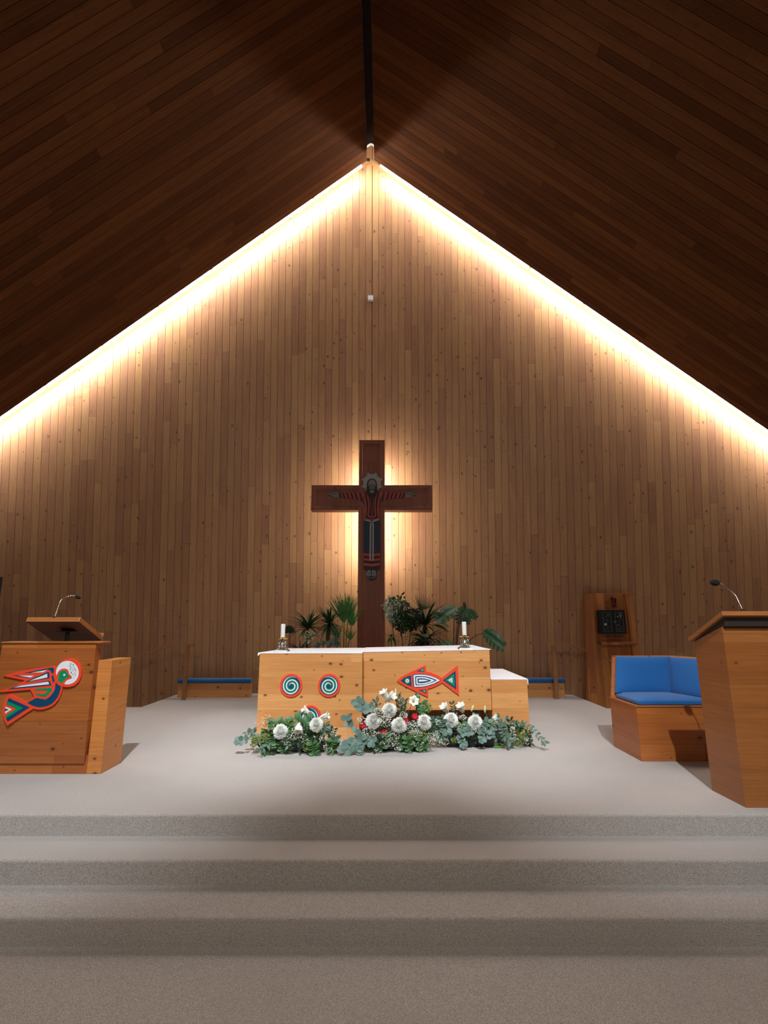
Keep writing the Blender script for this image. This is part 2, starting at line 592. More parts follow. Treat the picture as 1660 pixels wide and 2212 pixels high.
XS = 9.4
mb = MB()
rw = random.Random(3)
for sgn, D in ((-1, WL), (1, WR)):
    n = int((XS - abs(X0)) / (PW * math.cos(BE))) + 2
    for i in range(n):
        g = 0.0028
        s0, s1 = i * PW + g, (i + 1) * PW - g
        if i == 0:
            s0 = 0.006
        xa, xb = W0.x + D.x * s0, W0.x + D.x * s1
        ta = (zroof(xa) + 0.9) / math.cos(AL)
        tb = (zroof(xb) + 0.9) / math.cos(AL)
        t = ZF / math.cos(AL)
        cuts = [t]
        while True:
            t += rw.choice([rw.uniform(0.7, 2.2), rw.uniform(1.8, 4.5)])
            if t > min(ta, tb) - 0.3:
                break
            cuts.append(t)
        for k, c0 in enumerate(cuts):
            last = k == len(cuts) - 1
            c1a, c1b = (ta, tb) if last else (cuts[k + 1] - 0.003,) * 2
            P = lambda s, t, d=0.0: W0 + D * s + WD * t + Vector((0, d, 0))
            f = [P(s0, c0), P(s1, c0), P(s1, c1b), P(s0, c1a)]
            b = [P(s0, c0, .012), P(s1, c0, .012), P(s1, c1b, .012), P(s0, c1a, .012)]
            r = rw.random()
            uv = [(c0, 0), (c0, PW), (c1b, PW), (c1a, 0)]
            uv = [(q[0] + i * 3.1, q[1]) for q in uv]
            side = [uv[0]] * 4
            mb.add(f + b, [(0, 1, 2, 3), (0, 4, 5, 1), (1, 5, 6, 2), (3, 2, 6, 7), (0, 3, 7, 4)], 0, [uv, side, side, side, side], r)
    # backing behind the boards
    P = lambda s, t, d=0.0: W0 + D * s + WD * t + Vector((0, d, 0))
    sm = n * PW
    te = lambda s: (zroof(W0.x + D.x * s) + 0.9) / math.cos(AL)
    zb = ZF / math.cos(AL)
    mb.add([P(0, zb, .011), P(sm, zb, .011), P(sm, te(sm), .011), P(0, te(0), .011), P(0, zb, .15), P(sm, zb, .15), P(sm, te(sm), .15), P(0, te(0), .15)],
           [(0, 1, 2, 3), (4, 7, 6, 5), (0, 4, 5, 1), (3, 2, 6, 7), (1, 5, 6, 2)], 1, [[(0, 0)] * 4] * 5, 0.2)
wall_back = struct(mb.build('wall_back', [M['wall'], M['gap']]))

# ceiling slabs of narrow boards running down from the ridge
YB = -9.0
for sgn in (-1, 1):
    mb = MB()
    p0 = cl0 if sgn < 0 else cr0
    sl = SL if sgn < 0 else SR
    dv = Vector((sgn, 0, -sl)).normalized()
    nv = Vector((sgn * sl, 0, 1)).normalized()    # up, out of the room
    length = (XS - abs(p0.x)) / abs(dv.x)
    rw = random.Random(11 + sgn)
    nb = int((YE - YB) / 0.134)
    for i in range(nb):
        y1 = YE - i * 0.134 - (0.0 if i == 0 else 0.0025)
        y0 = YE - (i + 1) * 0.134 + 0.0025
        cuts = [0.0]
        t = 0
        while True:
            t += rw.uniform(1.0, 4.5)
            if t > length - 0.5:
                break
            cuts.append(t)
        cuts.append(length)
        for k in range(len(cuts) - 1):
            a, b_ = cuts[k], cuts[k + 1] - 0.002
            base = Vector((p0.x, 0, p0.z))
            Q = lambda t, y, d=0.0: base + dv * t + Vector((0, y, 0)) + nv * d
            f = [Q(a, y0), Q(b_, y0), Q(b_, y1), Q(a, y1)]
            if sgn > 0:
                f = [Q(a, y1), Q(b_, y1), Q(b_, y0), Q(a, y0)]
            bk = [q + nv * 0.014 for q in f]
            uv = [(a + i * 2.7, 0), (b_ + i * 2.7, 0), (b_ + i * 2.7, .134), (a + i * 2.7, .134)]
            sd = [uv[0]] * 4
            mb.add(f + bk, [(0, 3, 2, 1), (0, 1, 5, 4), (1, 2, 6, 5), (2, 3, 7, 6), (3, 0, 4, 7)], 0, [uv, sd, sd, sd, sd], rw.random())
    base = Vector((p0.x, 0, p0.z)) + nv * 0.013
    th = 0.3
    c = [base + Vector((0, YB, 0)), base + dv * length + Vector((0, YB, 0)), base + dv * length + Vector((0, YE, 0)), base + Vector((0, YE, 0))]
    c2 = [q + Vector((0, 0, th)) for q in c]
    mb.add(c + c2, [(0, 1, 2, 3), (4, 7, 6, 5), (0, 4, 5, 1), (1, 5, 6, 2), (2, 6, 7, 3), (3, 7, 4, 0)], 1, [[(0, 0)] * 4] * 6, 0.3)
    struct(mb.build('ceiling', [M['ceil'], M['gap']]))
    # cover over the light pocket between ceiling and end wall
    mb = MB()
    u0 = Vector((p0.x - sgn * 0.074, 0, p0.z + .92))
    q = [u0 + Vector((0, YE - .02, 0)), u0 + dv * length + Vector((0, YE - .02, 0)), u0 + dv * length + Vector((0, 10.9, 0)), u0 + Vector((0, 10.9, 0))]
    mb.prism(q, (0, 0, 0.06))
    q = [u0 + Vector((0, YE - .1, -.61)), u0 + dv * length + Vector((0, YE - .1, -.61)), u0 + dv * length + Vector((0, YE - .1, 0)), u0 + Vector((0, YE - .1, 0))]
    mb.prism(q, (0, .05, 0))
    struct(mb.build('ceiling', M['plasticwhite']))

# ridge slot closed above by a dark beam
mb = MB()
mb.box(cl0.x - .02, cr0.x + .02, YB, YE - .06, cl0.z + .32, cl0.z + .5)
struct(mb.build('trim_1', M['slot']))
mb = MB()
mb.box(cl0.x - .006, cl0.x + .012, YB, YE - .25, cl0.z - .0, cl0.z + .32)
mb.box(cr0.x - .004, cr0.x + .006, YB, YE - .25, cr0.z + .0, cr0.z + .32)
struct(mb.build('trim_2', M['slot']))
# small dark bracket at the peak of the end wall
mb = MB()
c = hit(798, 347.5, W0, NL)
mb.box(c.x - .05, c.x + .012, c.y - .03, c.y + .02, c.z - .03, c.z + .04)
struct(mb.build('trim_3', M['black'], bevel=.004))


# raking trim boards along the top of the end wall
def rake(name, pts_top, pts_bot, n, mat, th=0.02):
    (a0, a1), (b0, b1) = pts_top, pts_bot
    poly = [hit(*a0, W0, n), hit(*a1, W0, n), hit(*b1, W0, n), hit(*b0, W0, n)]
    # carry on past the frame
    e = poly[1] - poly[0]
    poly[1] = poly[1] + e * 0.25
    e = poly[2] - poly[3]
    poly[2] = poly[2] + e * 0.25
    poly = [p + Vector((0, -0.003, 0)) for p in poly]
    mb = MB()
    mb.prism(poly, (0, -th, 0))
    return struct(mb.build(name, mat, bevel=.003))


M['trimw'] = wood('trim_wood', 'h', (214, 172, 116), (204, 158, 104), (190, 142, 92), bw=5, knots=0.1, rough=0.45, line=0)
rake('trim_4', ((799.2, 344.5), (0, 909.5)), ((799.2, 351.5), (0, 917.0)), NL, M['trimw'])
rake('trim_5', ((799.2, 344.5), (1660, 935.5)), ((799.2, 351.5), (1660, 942.5)), NR, M['trimw'])
rake('trim_6', ((799.2, 351.8), (0, 917.3)), ((799.2, 354.0), (0, 919.6)), NL, M['trimw'], .008)
rake('trim_7', ((799.2, 351.8), (1660, 942.8)), ((799.2, 354.0), (1660, 945.0)), NR, M['trimw'], .008)

# floors: nave floor, two steps and the platform, one carpet
mb = MB()
mb.box(-XS, XS, YB, 11.2, ZF - .12, ZF)
struct(mb.build('floor', M['carpet']))
E1, E2, E3 = 4.108, 3.735, 3.361
lx, rx = -3.93, 3.56


def extr(poly, z0, z1, name, bev):
    mb = MB()
    mb.prism([(x, y, z0) for x, y in poly], (0, 0, z1 - z0))
    o = mb.build(name, M['carpet'], bevel=bev, seg=4)
    return struct(o)


def wy(x):
    return wall_front(x, -0.2).y - 0.012


extr([(-XS + .01, E3), (XS - .01, E3), (XS - .01, E2 + .2), (-XS + .01, E2 + .2)], ZF - .03, -.288, 'floor_step', .018)
extr([(-XS + .01, E2), (XS - .01, E2), (XS - .01, E1 + .2), (-XS + .01, E1 + .2)], ZF, -.143, 'floor_step', .018)
extr([(-XS + .01, E1), (XS - .01, E1), (XS - .01, 8.72), (rx, 8.72), (rx, wy(rx)), (X0, wy(X0)), (lx, wy(lx)), (lx, 8.85), (-XS + .01, 8.85)], ZF, 0.0, 'floor_platform', .018)
# side and rear walls that close the nave
zs = zroof(-XS)
mb = MB(); mb.box(-XS - .15, -XS, YB, 11.2, ZF, zroof(-XS) + .35); struct(mb.build('wall_left', M['plaster']))
mb = MB(); mb.box(XS, XS + .15, YB, 11.2, ZF, zroof(XS) + .35); struct(mb.build('wall_right', M['plaster']))
mb = MB()
mb.prism([(-XS, YB, ZF), (XS, YB, ZF), (XS, YB, zroof(XS) + .3), (-.26, YB, cl0.z + .4), (-XS, YB, zroof(-XS) + .3)], (0, -.15, 0))
struct(mb.build('wall_front', M['plaster']))

# cove tubes hidden in the pocket above the ceiling edge
names = ['first', 'second', 'third', 'fourth', 'fifth', 'sixth', 'seventh', 'eighth', 'ninth']
for sgn in (-1, 1):
    p0, sl = (cl0, SL) if sgn < 0 else (cr0, SR)
    dv = Vector((sgn, 0, -sl)).normalized()
    L, gap = 1.2, 0.06
    for k in range(9):
        a = 0.16 + k * (L + gap)
        base = Vector((p0.x, YE + 0.27, p0.z + 0.25))
        A, B = base + dv * a, base + dv * (a + L)
        root = thing('cove_light', (A + B) / 2, '%s glowing cove tube down from the peak, %s roof slope' % (names[k], 'left' if sgn < 0 else 'right'), 'light', 'cove tubes along the gable edge')
        mb = MB()
        mb.tube([A, B], 0.022, 10)
        mb.build('tube', M['tube'], root, smooth=True)
        mb = MB()
        u = Vector((0, 0, 1))
        q = [A + Vector((0, -.03, .024)), B + Vector((0, -.03, .024)), B + Vector((0, .03, .024)), A + Vector((0, .03, .024))]
        mb.prism(q, (0, 0, .03))
        mb.build('batten', M['plasticwhite'], root)


# ------------------------------------------------------------------ flat cut-out helper (real boards fixed on a face)
class Art:
    def __init__(s, ox, oy, scale, Y, root):
        s.o, s.k, s.Y, s.root = (ox, oy), scale, Y, root

    def pt(s, x, y, Y):
        return atY(s.o[0] + x / s.k, s.o[1] + y / s.k, Y)

    def poly(s, name, pts, lvl, th, mat, parent, curved=False, bevel=0.0):
        """lvl: distance of the back of the piece from the face, th: thickness"""
        if curved:
            pts = smooth_loop(pts)
        P = [s.pt(x, y, s.Y) + Vector((0, -lvl, 0)) for x, y in pts]
        mb = MB()
        mb.prism(P, (0, -th, 0))
        return mb.build(name, mat, parent, bevel=bevel)

    def ribbon(s, name, pts, w, lvl, th, mat, parent, closed=False, curved=False):
        if curved:
            pts = smooth_open(pts)
        mb = MB()
        n = len(pts)
        P = [Vector((x, y, 0)) for x, y in pts]
        Ls, Rs = [], []
        for i in range(n):
            if closed:
                a, c = P[i - 1], P[(i + 1) % n]
            else:
                a, c = P[max(i - 1, 0)], P[min(i + 1, n - 1)]
            b = P[i]
            t1 = (b - a).normalized() if (b - a).length > 1e-6 else (c - b).normalized()
            t2 = (c - b).normalized() if (c - b).length > 1e-6 else t1
            t = (t1 + t2).normalized()
            nn = Vector((-t.y, t.x, 0))
            cosh = max(0.35, t.dot(t1))
            ww = (w[i] if isinstance(w, (list, tuple)) else w) / 2 / cosh
            Ls.append(b + nn * ww)
            Rs.append(b - nn * ww)
        m = n if closed else n - 1
        for i in range(m):
            j = (i + 1) % n
            q = [Ls[i], Ls[j], Rs[j], Rs[i]]
            V = [s.pt(p.x, p.y, s.Y) + Vector((0, -lvl, 0)) for p in q]
            mb.prism(V, (0, -th, 0))
        return mb.build(name, mat, parent)

    def disc(s, name, cx, cy, rx, ry, lvl, th, mat, parent, n=40):
        return s.poly(name, [(cx + rx * math.cos(2 * math.pi * k / n), cy + ry * math.sin(2 * math.pi * k / n)) for k in range(n)], lvl, th, mat, parent)


def catmull(p0, p1, p2, p3, t):
    return tuple(0.5 * ((2 * b) + (-a + c) * t + (2 * a - 5 * b + 4 * c - d) * t * t + (-a + 3 * b - 3 * c + d) * t ** 3) for a, b, c, d in zip(p0, p1, p2, p3))


def smooth_loop(p, k=4):
    n = len(p)
    return [catmull(p[i - 1], p[i], p[(i + 1) % n], p[(i + 2) % n], j / k) for i in range(n) for j in range(k)]


def smooth_open(p, k=4):
    q = [p[0]] + list(p) + [p[-1]]
    out = []
    for i in range(1, len(q) - 2):
        for j in range(k):
            out.append(catmull(q[i - 1], q[i], q[i + 1], q[i + 2], j / k))
    out.append(p[-1])
    return out


# ------------------------------------------------------------------ altar
YA, YAL = 6.651, 6.517
altar = thing('altar', (0, 7.1, 0), 'long golden pine altar with painted discs and fish, white cloth on top', 'altar')
zl, zm, zr = 0.974, 0.985, 1.008
mb = MB()
mb.hexa([(-1.51, YAL, 0), (-.262, YAL, 0), (-.262, 7.62, 0), (-1.33, 7.5, 0), (-1.51, YAL, zl), (-.262, YAL, zl), (-.262, 7.62, zl), (-1.33, 7.5, zl)])
mb.build('left_block', M['altar'], altar, bevel=.004)
mb = MB()
mb.hexa([(-.26, YA, .303), (1.31, YA, .303), (1.28, 7.78, .303), (-.26, 7.62, .303), (-.26, YA, zm - .004), (1.31, YA, zr), (1.28, 7.78, zr), (-.26, 7.62, zm - .004)])
mb.build('right_block', M['altar'], altar, bevel=.004)
mb = MB()
mb.box(-.26, 1.28, 7.45, 7.6, 0, .302)
mb.build('support', M['altar'], altar, bevel=.004)

A = Art(590, 1440, 10.375, YAL, altar)


def spiral_disc(cxp, cyp, flip, rot=0.0):
    c = atY(cxp, cyp, YAL)
    R = 0.134
    n = 64
    f = -1 if flip else 1

    def circ(r, lvl, th, name, mat, par):
        mb = MB()
        mb.prism([(c.x + r * math.cos(2 * math.pi * k / n), YAL - lvl, c.z + r * math.sin(2 * math.pi * k / n)) for k in range(n)], (0, -th, 0))
        return mb.build(name, mat, par)
    d = circ(R, 0.001, .014, 'painted_disc', M['orange'], altar)
    circ(R * .815, .015, .0015, 'navy_field', M['navy'], d)

    def spir(w0, shift, lvl, name, mat, t0, t1, a0):
        mb = MB()
        N = 120
        pl = []
        for k in range(N + 1):
            u = k / N
            tt = lerp(t0, t1, u)
            r = (0.19 + 0.262 * tt + shift) * R
            ang = math.pi + rot - 2 * math.pi * tt            # clockwise on the face
            w = w0 * R * min(1, 0.15 + 6 * u, 0.1 + 7 * (1 - u))
            pl.append((r - w / 2, r + w / 2, ang))
        vs = []
        for r0, r1, a in pl:
            for r in (r0, r1):
                for yy in (YAL - lvl, YAL - lvl - .0012):
                    vs.append((c.x + f * (r * math.cos(a) + .035 * R), yy, c.z + r * math.sin(a) - .035 * R))
        fs = []
        for k in range(N):
            o = 4 * k
            fs += [(o + 1, o + 3, o + 7, o + 5), (o, o + 4, o + 6, o + 2), (o, o + 1, o + 5, o + 4), (o + 2, o + 6, o + 7, o + 3)]
        mb.add(vs, fs)
        mb.build(name, mat, d)
    spir(.095, -.1, .0166, 'green_spiral', M['green'], .05, 2.33, 0)
    spir(.1, 0, .0182, 'white_spiral', M['ivory'], 0, 2.33, 0)
    return d


spiral_disc(629.6, 1480.5, False)
spiral_disc(711.6, 1480.5, True)
spiral_disc(670.3, 1549.2, True, 0.5)

# fish
F_ = Art(850, 1425, 11.067, YA, altar)
fish = F_.poly('painted_fish', [(90, 505), (180, 420), (330, 335), (480, 265), (775, 125), (785, 290), (900, 305), (1050, 365), (1160, 435), (1525, 140), (1545, 172), (1570, 855), (1165, 550), (1100, 590), (980, 650), (830, 700), (830, 897), (500, 740), (250, 620), (130, 545)], .001, .014, M['orange'], altar)
l1, l2, l3, l4, t_ = .0152, .0168, .0184, .02, .0014
F_.poly('head_field', [(175, 500), (260, 430), (340, 395), (425, 370), (435, 640), (340, 600), (240, 550)], l1, t_, M['navy'], fish)
F_.disc('eye_ring', 335, 500, 65, 70, l2, t_, M['green'], fish)
F_.disc('eye_white', 336, 503, 41, 45, l3, t_, M['ivory'], fish)
F_.disc('pupil', 337, 504, 17, 19, l4, t_, M['orange'], fish)
F_.poly('body_field', [(460, 355), (600, 335), (720, 335), (850, 365), (1000, 420), (1140, 490), (1050, 550), (900, 610), (720, 655), (560, 660), (475, 645)], l1, t_, M['navy'], fish)
F_.ribbon('body_stripe', [(500, 383), (600, 370), (740, 373), (880, 403), (1000, 448), (1080, 490), (960, 550), (820, 597), (700, 622), (515, 627)], 34, l2, t_, M['ivory'], fish, closed=True)
F_.ribbon('body_stripe', [(560, 435), (650, 425), (750, 430), (870, 463), (955, 494), (870, 532), (760, 566), (660, 575), (568, 570)], 30, l2, t_, M['ivory'], fish, closed=True)
F_.poly('body_stripe', [(607, 475), (720, 472), (790, 480), (838, 493), (790, 506), (720, 515), (610, 522)], l2, t_, M['ivory'], fish)
F_.poly('fin_field', [(545, 282), (735, 188), (742, 282)], l1, t_, M['navy'], fish)
F_.poly('fin_green', [(625, 270), (725, 212), (729, 270)], l2, t_, M['green'], fish)
F_.poly('fin_white', [(672, 246), (710, 225), (712, 248)], l3, t_, M['ivory'], fish)
F_.poly('fin_field', [(600, 722), (785, 708), (790, 808)], l1, t_, M['navy'], fish)
F_.poly('fin_green', [(680, 733), (772, 722), (775, 785)], l2, t_, M['green'], fish)
F_.poly('fin_white', [(712, 745), (750, 738), (753, 764)], l3, t_, M['ivory'], fish)
F_.poly('tail_field', [(1185, 490), (1485, 262), (1505, 712)], l1, t_, M['navy'], fish)
F_.poly('tail_green', [(1240, 490), (1445, 335), (1465, 635)], l2, t_, M['green'], fish)
F_.poly('tail_white', [(1305, 485), (1405, 425), (1412, 550)], l3, t_, M['ivory'], fish)
F_.poly('tail_spot', [(1350, 488), (1385, 468), (1388, 510)], l4, t_, M['orange'], fish)

# low box at the altar's right end
mb = MB()
mb.box(1.314, 1.759, YA, 8.0, 0, .655)
side = mb.build('side_table', M['altar'], None, (1.53, 7.3, 0), bevel=.004)
tag(side, 'low golden pine box table joined to the right end of the altar', 'side table')


def cloth(name, poly, zf, label, hem=0.012):
    """poly [(x,y)], zf(x,y) height; thin cloth with a rounded fold over the front"""
    mb = MB()
    top = [(x, y, zf(x, y) + hem) for x, y in poly]
    mb.prism([(x, y, zf(x, y) + .0012) for x, y in poly], (0, 0, hem - .0012))
    c = sum((Vector(p) for p in top), Vector()) / len(top)
    return tag(mb.build(name, M['white'], None, (c.x, c.y, c.z), bevel=.003), label, 'cloth')


za = lambda x, y: zl if x < -.262 else lerp(zm - .004, zr, (x + .26) / 1.57)
# main cloth in two flat panels that follow the block tops
mb = MB()
h = .012
mb.prism([(-1.525, YAL - .006, zl + .0015), (-.262, YAL - .006, zl + .0015), (-.262, 7.62, zl + .0015), (-1.335, 7.5, zl + .0015)], (0, 0, h))
mb.hexa([(-.262, YA - .006, zm - .002), (1.318, YA - .006, zr + .002), (1.285, 7.79, zr + .002), (-.262, 7.62, zm - .002),
         (-.262, YA - .006, zm + .008), (1.318, YA - .006, zr + .012), (1.285, 7.79, zr + .012), (-.262, 7.62, zm + .008)])
# small drooping corners
mb.prism([(-1.53, YAL - .008, zl + .01), (-1.49, YAL - .008, zl + .01), (-1.535, YAL - .012, zl - .03)], (0, .003, 0))
mb.prism([(1.316, YA - .004, zr + .01), (1.345, YA + .04, zr + .004), (1.325, YA + .3, zr + .008)], (0, 0, .003))
tag(mb.build('altar_cloth', M['white'], None, (0, 7, 1.0), bevel=.003), 'white linen cloth lying flat on the altar top', 'cloth')
mb = MB()
mb.box(1.314, 1.764, YA - .004, 7.99, .6565, .668)
mb.prism([(1.755, YA - .006, .667), (1.772, YA - .002, .66), (1.768, YA - .006, .59), (1.761, YA - .006, .6)], (0, .12, 0))
tag(mb.build('side_table_cloth', M['white'], None, (1.53, 7.3, .66), bevel=.003), 'white linen cloth on the low box at the altar end', 'cloth')


# candlesticks and candles
def candlestick(px, ztop_, side_word, tilt):
    base = atY(px, 1408, 6.72)
    x, y = base.x, 6.78
    z = ztop_ + .001
    root = thing('candlestick', (x, y, z), 'ornate pewter candlestick with brass pan, %s end of the altar' % side_word, 'candlestick', 'candlesticks on the altar')
    mb = MB()
    # square stepped foot
    for (w, z0, z1, w2) in ((.085, 0, .012, .08), (.078, .012, .034, .05)):
        mb.hexa([(x - w, y - w, z + z0), (x + w, y - w, z + z0), (x + w, y + w, z + z0), (x - w, y + w, z + z0),
                 (x - w2, y - w2, z + z1), (x + w2, y - w2, z + z1), (x + w2, y + w2, z + z1), (x - w2, y + w2, z + z1)])
    mb.build('foot', M['silver'], root, bevel=.003)
    mb = MB()
    mb.lathe([(.03, .034), (.034, .045), (.04, .06), (.036, .085), (.026, .1), (.018, .112), (.024, .12), (.016, .128), (.02, .14)], (x, y, z), 20)
    for k in range(8):                    # scrolling leaf arms round the stem
        w = 2 * math.pi * k / 8 + .2
        cx_, sx_ = math.cos(w), math.sin(w)
        pts = [(x + cx_ * r, y + sx_ * r, z + zz) for r, zz in ((.05, .034), (.058, .05), (.047, .07), (.052, .092), (.042, .112), (.028, .12))]
        mb.tube(smooth_open(pts, 3), .0055, 6)
        mb.ball((x + cx_ * .05, y + sx_ * .05, z + .098), .008, lo=False)
    mb.build('stem', M['silver'], root, smooth=True)
    mb = MB()
    mb.lathe([(.012, .134), (.02, .138), (.04, .146), (.062, .152), (.068, .158), (.066, .16), (.05, .155), (.034, .152), (.033, .17), (.028, .17), (.028, .156), (.004, .154)], (x, y, z), 32)
    mb.build('drip_pan', M['brass'], root, smooth=True)
    # candle
    c = thing('candle', (x, y, z + .157), 'thick unlit white candle standing in the %s candlestick' % side_word, 'candle', 'candles on the altar')
    mb = MB()
    mb.lathe([(.0265, .0005), (.0275, .004), (.0275, .172), (.0245, .179), (.012, .1795), (.008, .177), (.002, .177)], (x, y, z + .157), 28)
    mb.build('wax', M['wax'], c, smooth=True)
    mb = MB()
    mb.tube([(x, y, z + .157 + .175), (x + .001, y, z + .157 + .185), (x + .003, y, z + .157 + .19)], .0015, 6)
    mb.build('wick', M['black'], c)


candlestick(608, zl + .0135, 'left', 0)
candlestick(1006.5, 1.0155, 'right', 0)

# ------------------------------------------------------------------ crucifix
YC = 9.25
cxl, cxr = atY(776, 1000, YC).x, atY(831.5, 1000, YC).x
axl, axr = atY(673, 1076, YC).x, atY(934.5, 1076, YC).x
zt = atY(803, 950.5, YC).z
za1, za0 = atY(803, 1048, YC).z, atY(803, 1102, YC).z
crucifix = thing('crucifix', ((cxl + cxr) / 2, YC + .1, 0), 'tall brown wooden cross with a painted figure, standing behind the altar', 'crucifix')
mb = MB()
out = [(cxl, 0), (cxr, 0), (cxr, za0), (axr, za0), (axr, za1), (cxr, za1), (cxr, zt), (cxl, zt), (cxl, za1), (axl, za1), (axl, za0), (cxl, za0)]


def inset(o, d):
    s = [(d, d * 0), (-d, d * 0), (-d, d), (-d, d), (-d, -d), (-d, -d), (-d, -d), (d, -d), (d, -d), (d, -d), (d, d), (d, d)]
    return [(p[0] + q[0], p[1] + q[1]) for p, q in zip(o, s)]


inn = inset(out, .07)
mid_ = inset(out, .062)
n = 12
vs = [(x, YC, z) for x, z in out] + [(x, YC - .0, z) for x, z in mid_] + [(x, YC + .008, z) for x, z in inn] + [(x, YC + .2, z) for x, z in out]
fs = [[i, (i + 1) % n, n + (i + 1) % n, n + i] for i in range(n)]
fs += [[n + i, n + (i + 1) % n, 2 * n + (i + 1) % n, 2 * n + i] for i in range(n)]
fs += [[2 * n + i for i in range(n)]]
fs += [[(i + 1) % n, i, 3 * n + i, 3 * n + (i + 1) % n] for i in range(n)]
fs += [[3 * n + i for i in range(n - 1, -1, -1)]]
mb.add(vs, fs)
mb.build('cross', M['cross'], crucifix)

C5 = Art(650, 930, 5.355, YC, crucifix)
C1 = Art(690, 1010, 7.217, YC, crucifix)
C2 = Art(760, 1120, 14.74, YC, crucifix)
th = .003
pts = []
for k in range(160):
    a = 2 * math.pi * k / 160
    deg = (math.degrees(a) - 22.5) % 45
    dd = min(deg, 45 - deg)
    r = 122 if dd < 7 else 103
    pts.append((825 + r * math.cos(a), 608 - r * math.sin(a) * 1.0))
fig = C5.poly('painted_figure', [(745, 712), (905, 712), (930, 760), (922, 830), (903, 900), (897, 980), (915, 1028), (905, 1040), (916, 1600), (914, 1610), (880, 1618), (884, 1690), (862, 1722), (822, 1734), (782, 1722), (757, 1690), (763, 1618), (730, 1610), (729, 1600), (740, 1040), (738, 1028), (755, 980), (748, 900), (727, 830), (718, 760)], -.009, .024, M['icon_black'], crucifix)
fig['label'] = 'flat painted figure in striped tunic and long navy skirt, arms outstretched'
halo = C5.poly('halo', pts, .001, .014, M['icon_grey'], fig)
B = .015
C5.poly('hair', smooth_loop([(765, 735), (765, 640), (772, 595), (795, 566), (825, 557), (855, 566), (876, 595), (884, 640), (884, 735), (860, 770), (825, 780), (790, 770)], 3), B, th, M['icon_black'], fig)
C5.poly('face', smooth_loop([(780, 640), (785, 600), (802, 577), (825, 570), (848, 577), (866, 600), (870, 640), (862, 690), (845, 722), (825, 730), (805, 722), (788, 690)], 3), B + th, th, M['icon_skin'], fig)
B2 = B + 2 * th
for sx in (-1, 1):
    X = lambda x: 825 + sx * x
    C5.ribbon('brow', [(X(8), 632), (X(25), 627), (X(42), 634)], 6, B2, .002, M['icon_black'], fig)
    C5.ribbon('eye', [(X(14), 646), (X(28), 650), (X(40), 645)], 4, B2, .002, M['icon_black'], fig)
    C5.ribbon('nose', [(X(8), 632), (X(8), 665), (X(13), 674)], 4, B2, .002, M['icon_black'], fig)
C5.ribbon('beard', [(786, 650), (788, 690), (803, 720), (825, 730), (847, 720), (862, 690), (864, 650)], 18, B2, .002, M['icon_black'], fig, curved=True)
C5.ribbon('moustache', [(790, 700), (808, 686), (825, 682), (842, 686), (860, 700)], 11, B2, .002, M['icon_black'], fig)
C5.ribbon('chin_line', [(795, 706), (806, 718), (825, 724), (844, 718), (855, 706)], 6, B2 + .002, .001, M['icon_skin'], fig, curved=True)
MX = 822


def mir(p):
    return [(2 * MX - x, y) for x, y in p]


for side_ in (0, 1):
    m_ = mir if side_ else (lambda p: p)
    arm = C1.poly('sleeve', m_([(300, 397), (560, 395), (740, 392), (760, 420), (735, 545), (690, 545), (600, 500), (500, 492), (330, 480)]), .0, .014, M['icon_red'], fig)
    for (x0, x1, yb) in ((300, 326, 480), (355, 381, 486), (418, 446, 490), (482, 512, 494), (545, 578, 502), (618, 650, 530)):
        C1.poly('sleeve_stripe', m_([(x0, 397), (x1, 397), (x1 + 34, yb - 2), (x0 + 30, yb - 4)]), .014, .002, M['icon_black'], fig)
    hand = C1.poly('hand', m_([(303, 400), (270, 390), (222, 390), (200, 402), (134, 412), (132, 424), (145, 432), (142, 440), (160, 446), (218, 456), (240, 466), (305, 462)]), .0, .013, M['icon_skin'], fig)
    C1.ribbon('thumb_line', m_([(208, 404), (235, 412), (255, 420), (275, 412)]), 6, .013, .002, M['icon_black'], fig)
    for yy in (421, 431, 441):
        C1.ribbon('finger_line', m_([(140, yy), (205, yy + 3)]), 3.5, .013, .002, M['icon_black'], fig)
C1.ribbon('tunic_stripe', [(738, 395), (762, 480), (775, 580), (772, 680), (762, 745), (790, 768), (822, 775), (854, 768), (882, 745), (872, 680), (869, 580), (882, 480), (906, 395)], 19, B, .002, M['icon_red'], fig, curved=True)
for side_ in (0, 1):
    m_ = mir if side_ else (lambda p: p)
    C1.ribbon('tunic_stripe', m_([(692, 400), (712, 500), (728, 600), (728, 690), (712, 785)]), 24, B, .002, M['icon_red'], fig, curved=True)
C1.ribbon('tunic_stripe', [(712, 780), (760, 805), (822, 813), (884, 805), (932, 780)], 14, B, .002, M['icon_red'], fig, curved=True)
C1.ribbon('collar_line', [(797, 447), (847, 447), (832, 740), (813, 740)], 6, B, .0025, M['icon_red'], fig, closed=True)
skirt = C2.poly('skirt', [(395, 85), (640, 130), (890, 78), (906, 160), (908, 1100), (640, 1130), (372, 1100), (384, 160)], B, .003, M['icon_navy'], fig)
for (y0, y1) in ((1105, 1185), (1262, 1335), (1415, 1497)):
    C2.poly('skirt_band', [(378, y0), (640, y0 + 32), (900, y0), (900, y1), (640, y1 + 32), (378, y1)], B, .002, M['icon_red'], fig)
C2.poly('belt', [(412, 25), (640, 82), (880, 12), (888, 52), (690, 124), (605, 122), (412, 62)], B + .003, .003, M['icon_grey'], fig)
C2.poly('belt_strap', [(603, 130), (635, 130), (628, 300), (628, 800), (612, 1345), (564, 1345), (576, 800), (578, 300), (585, 190)], B + .003, .003, M['icon_grey'], fig)
C2.poly('belt_strap', [(655, 130), (690, 130), (706, 190), (710, 300), (708, 800), (704, 1345), (656, 1345), (664, 800), (666, 300)], B + .003, .003, M['icon_grey'], fig)
C2.ribbon('belt_knot', [(645, 82), (675, 122), (615, 122)], 12, B + .006, .002, M['icon_black'], fig, closed=True)
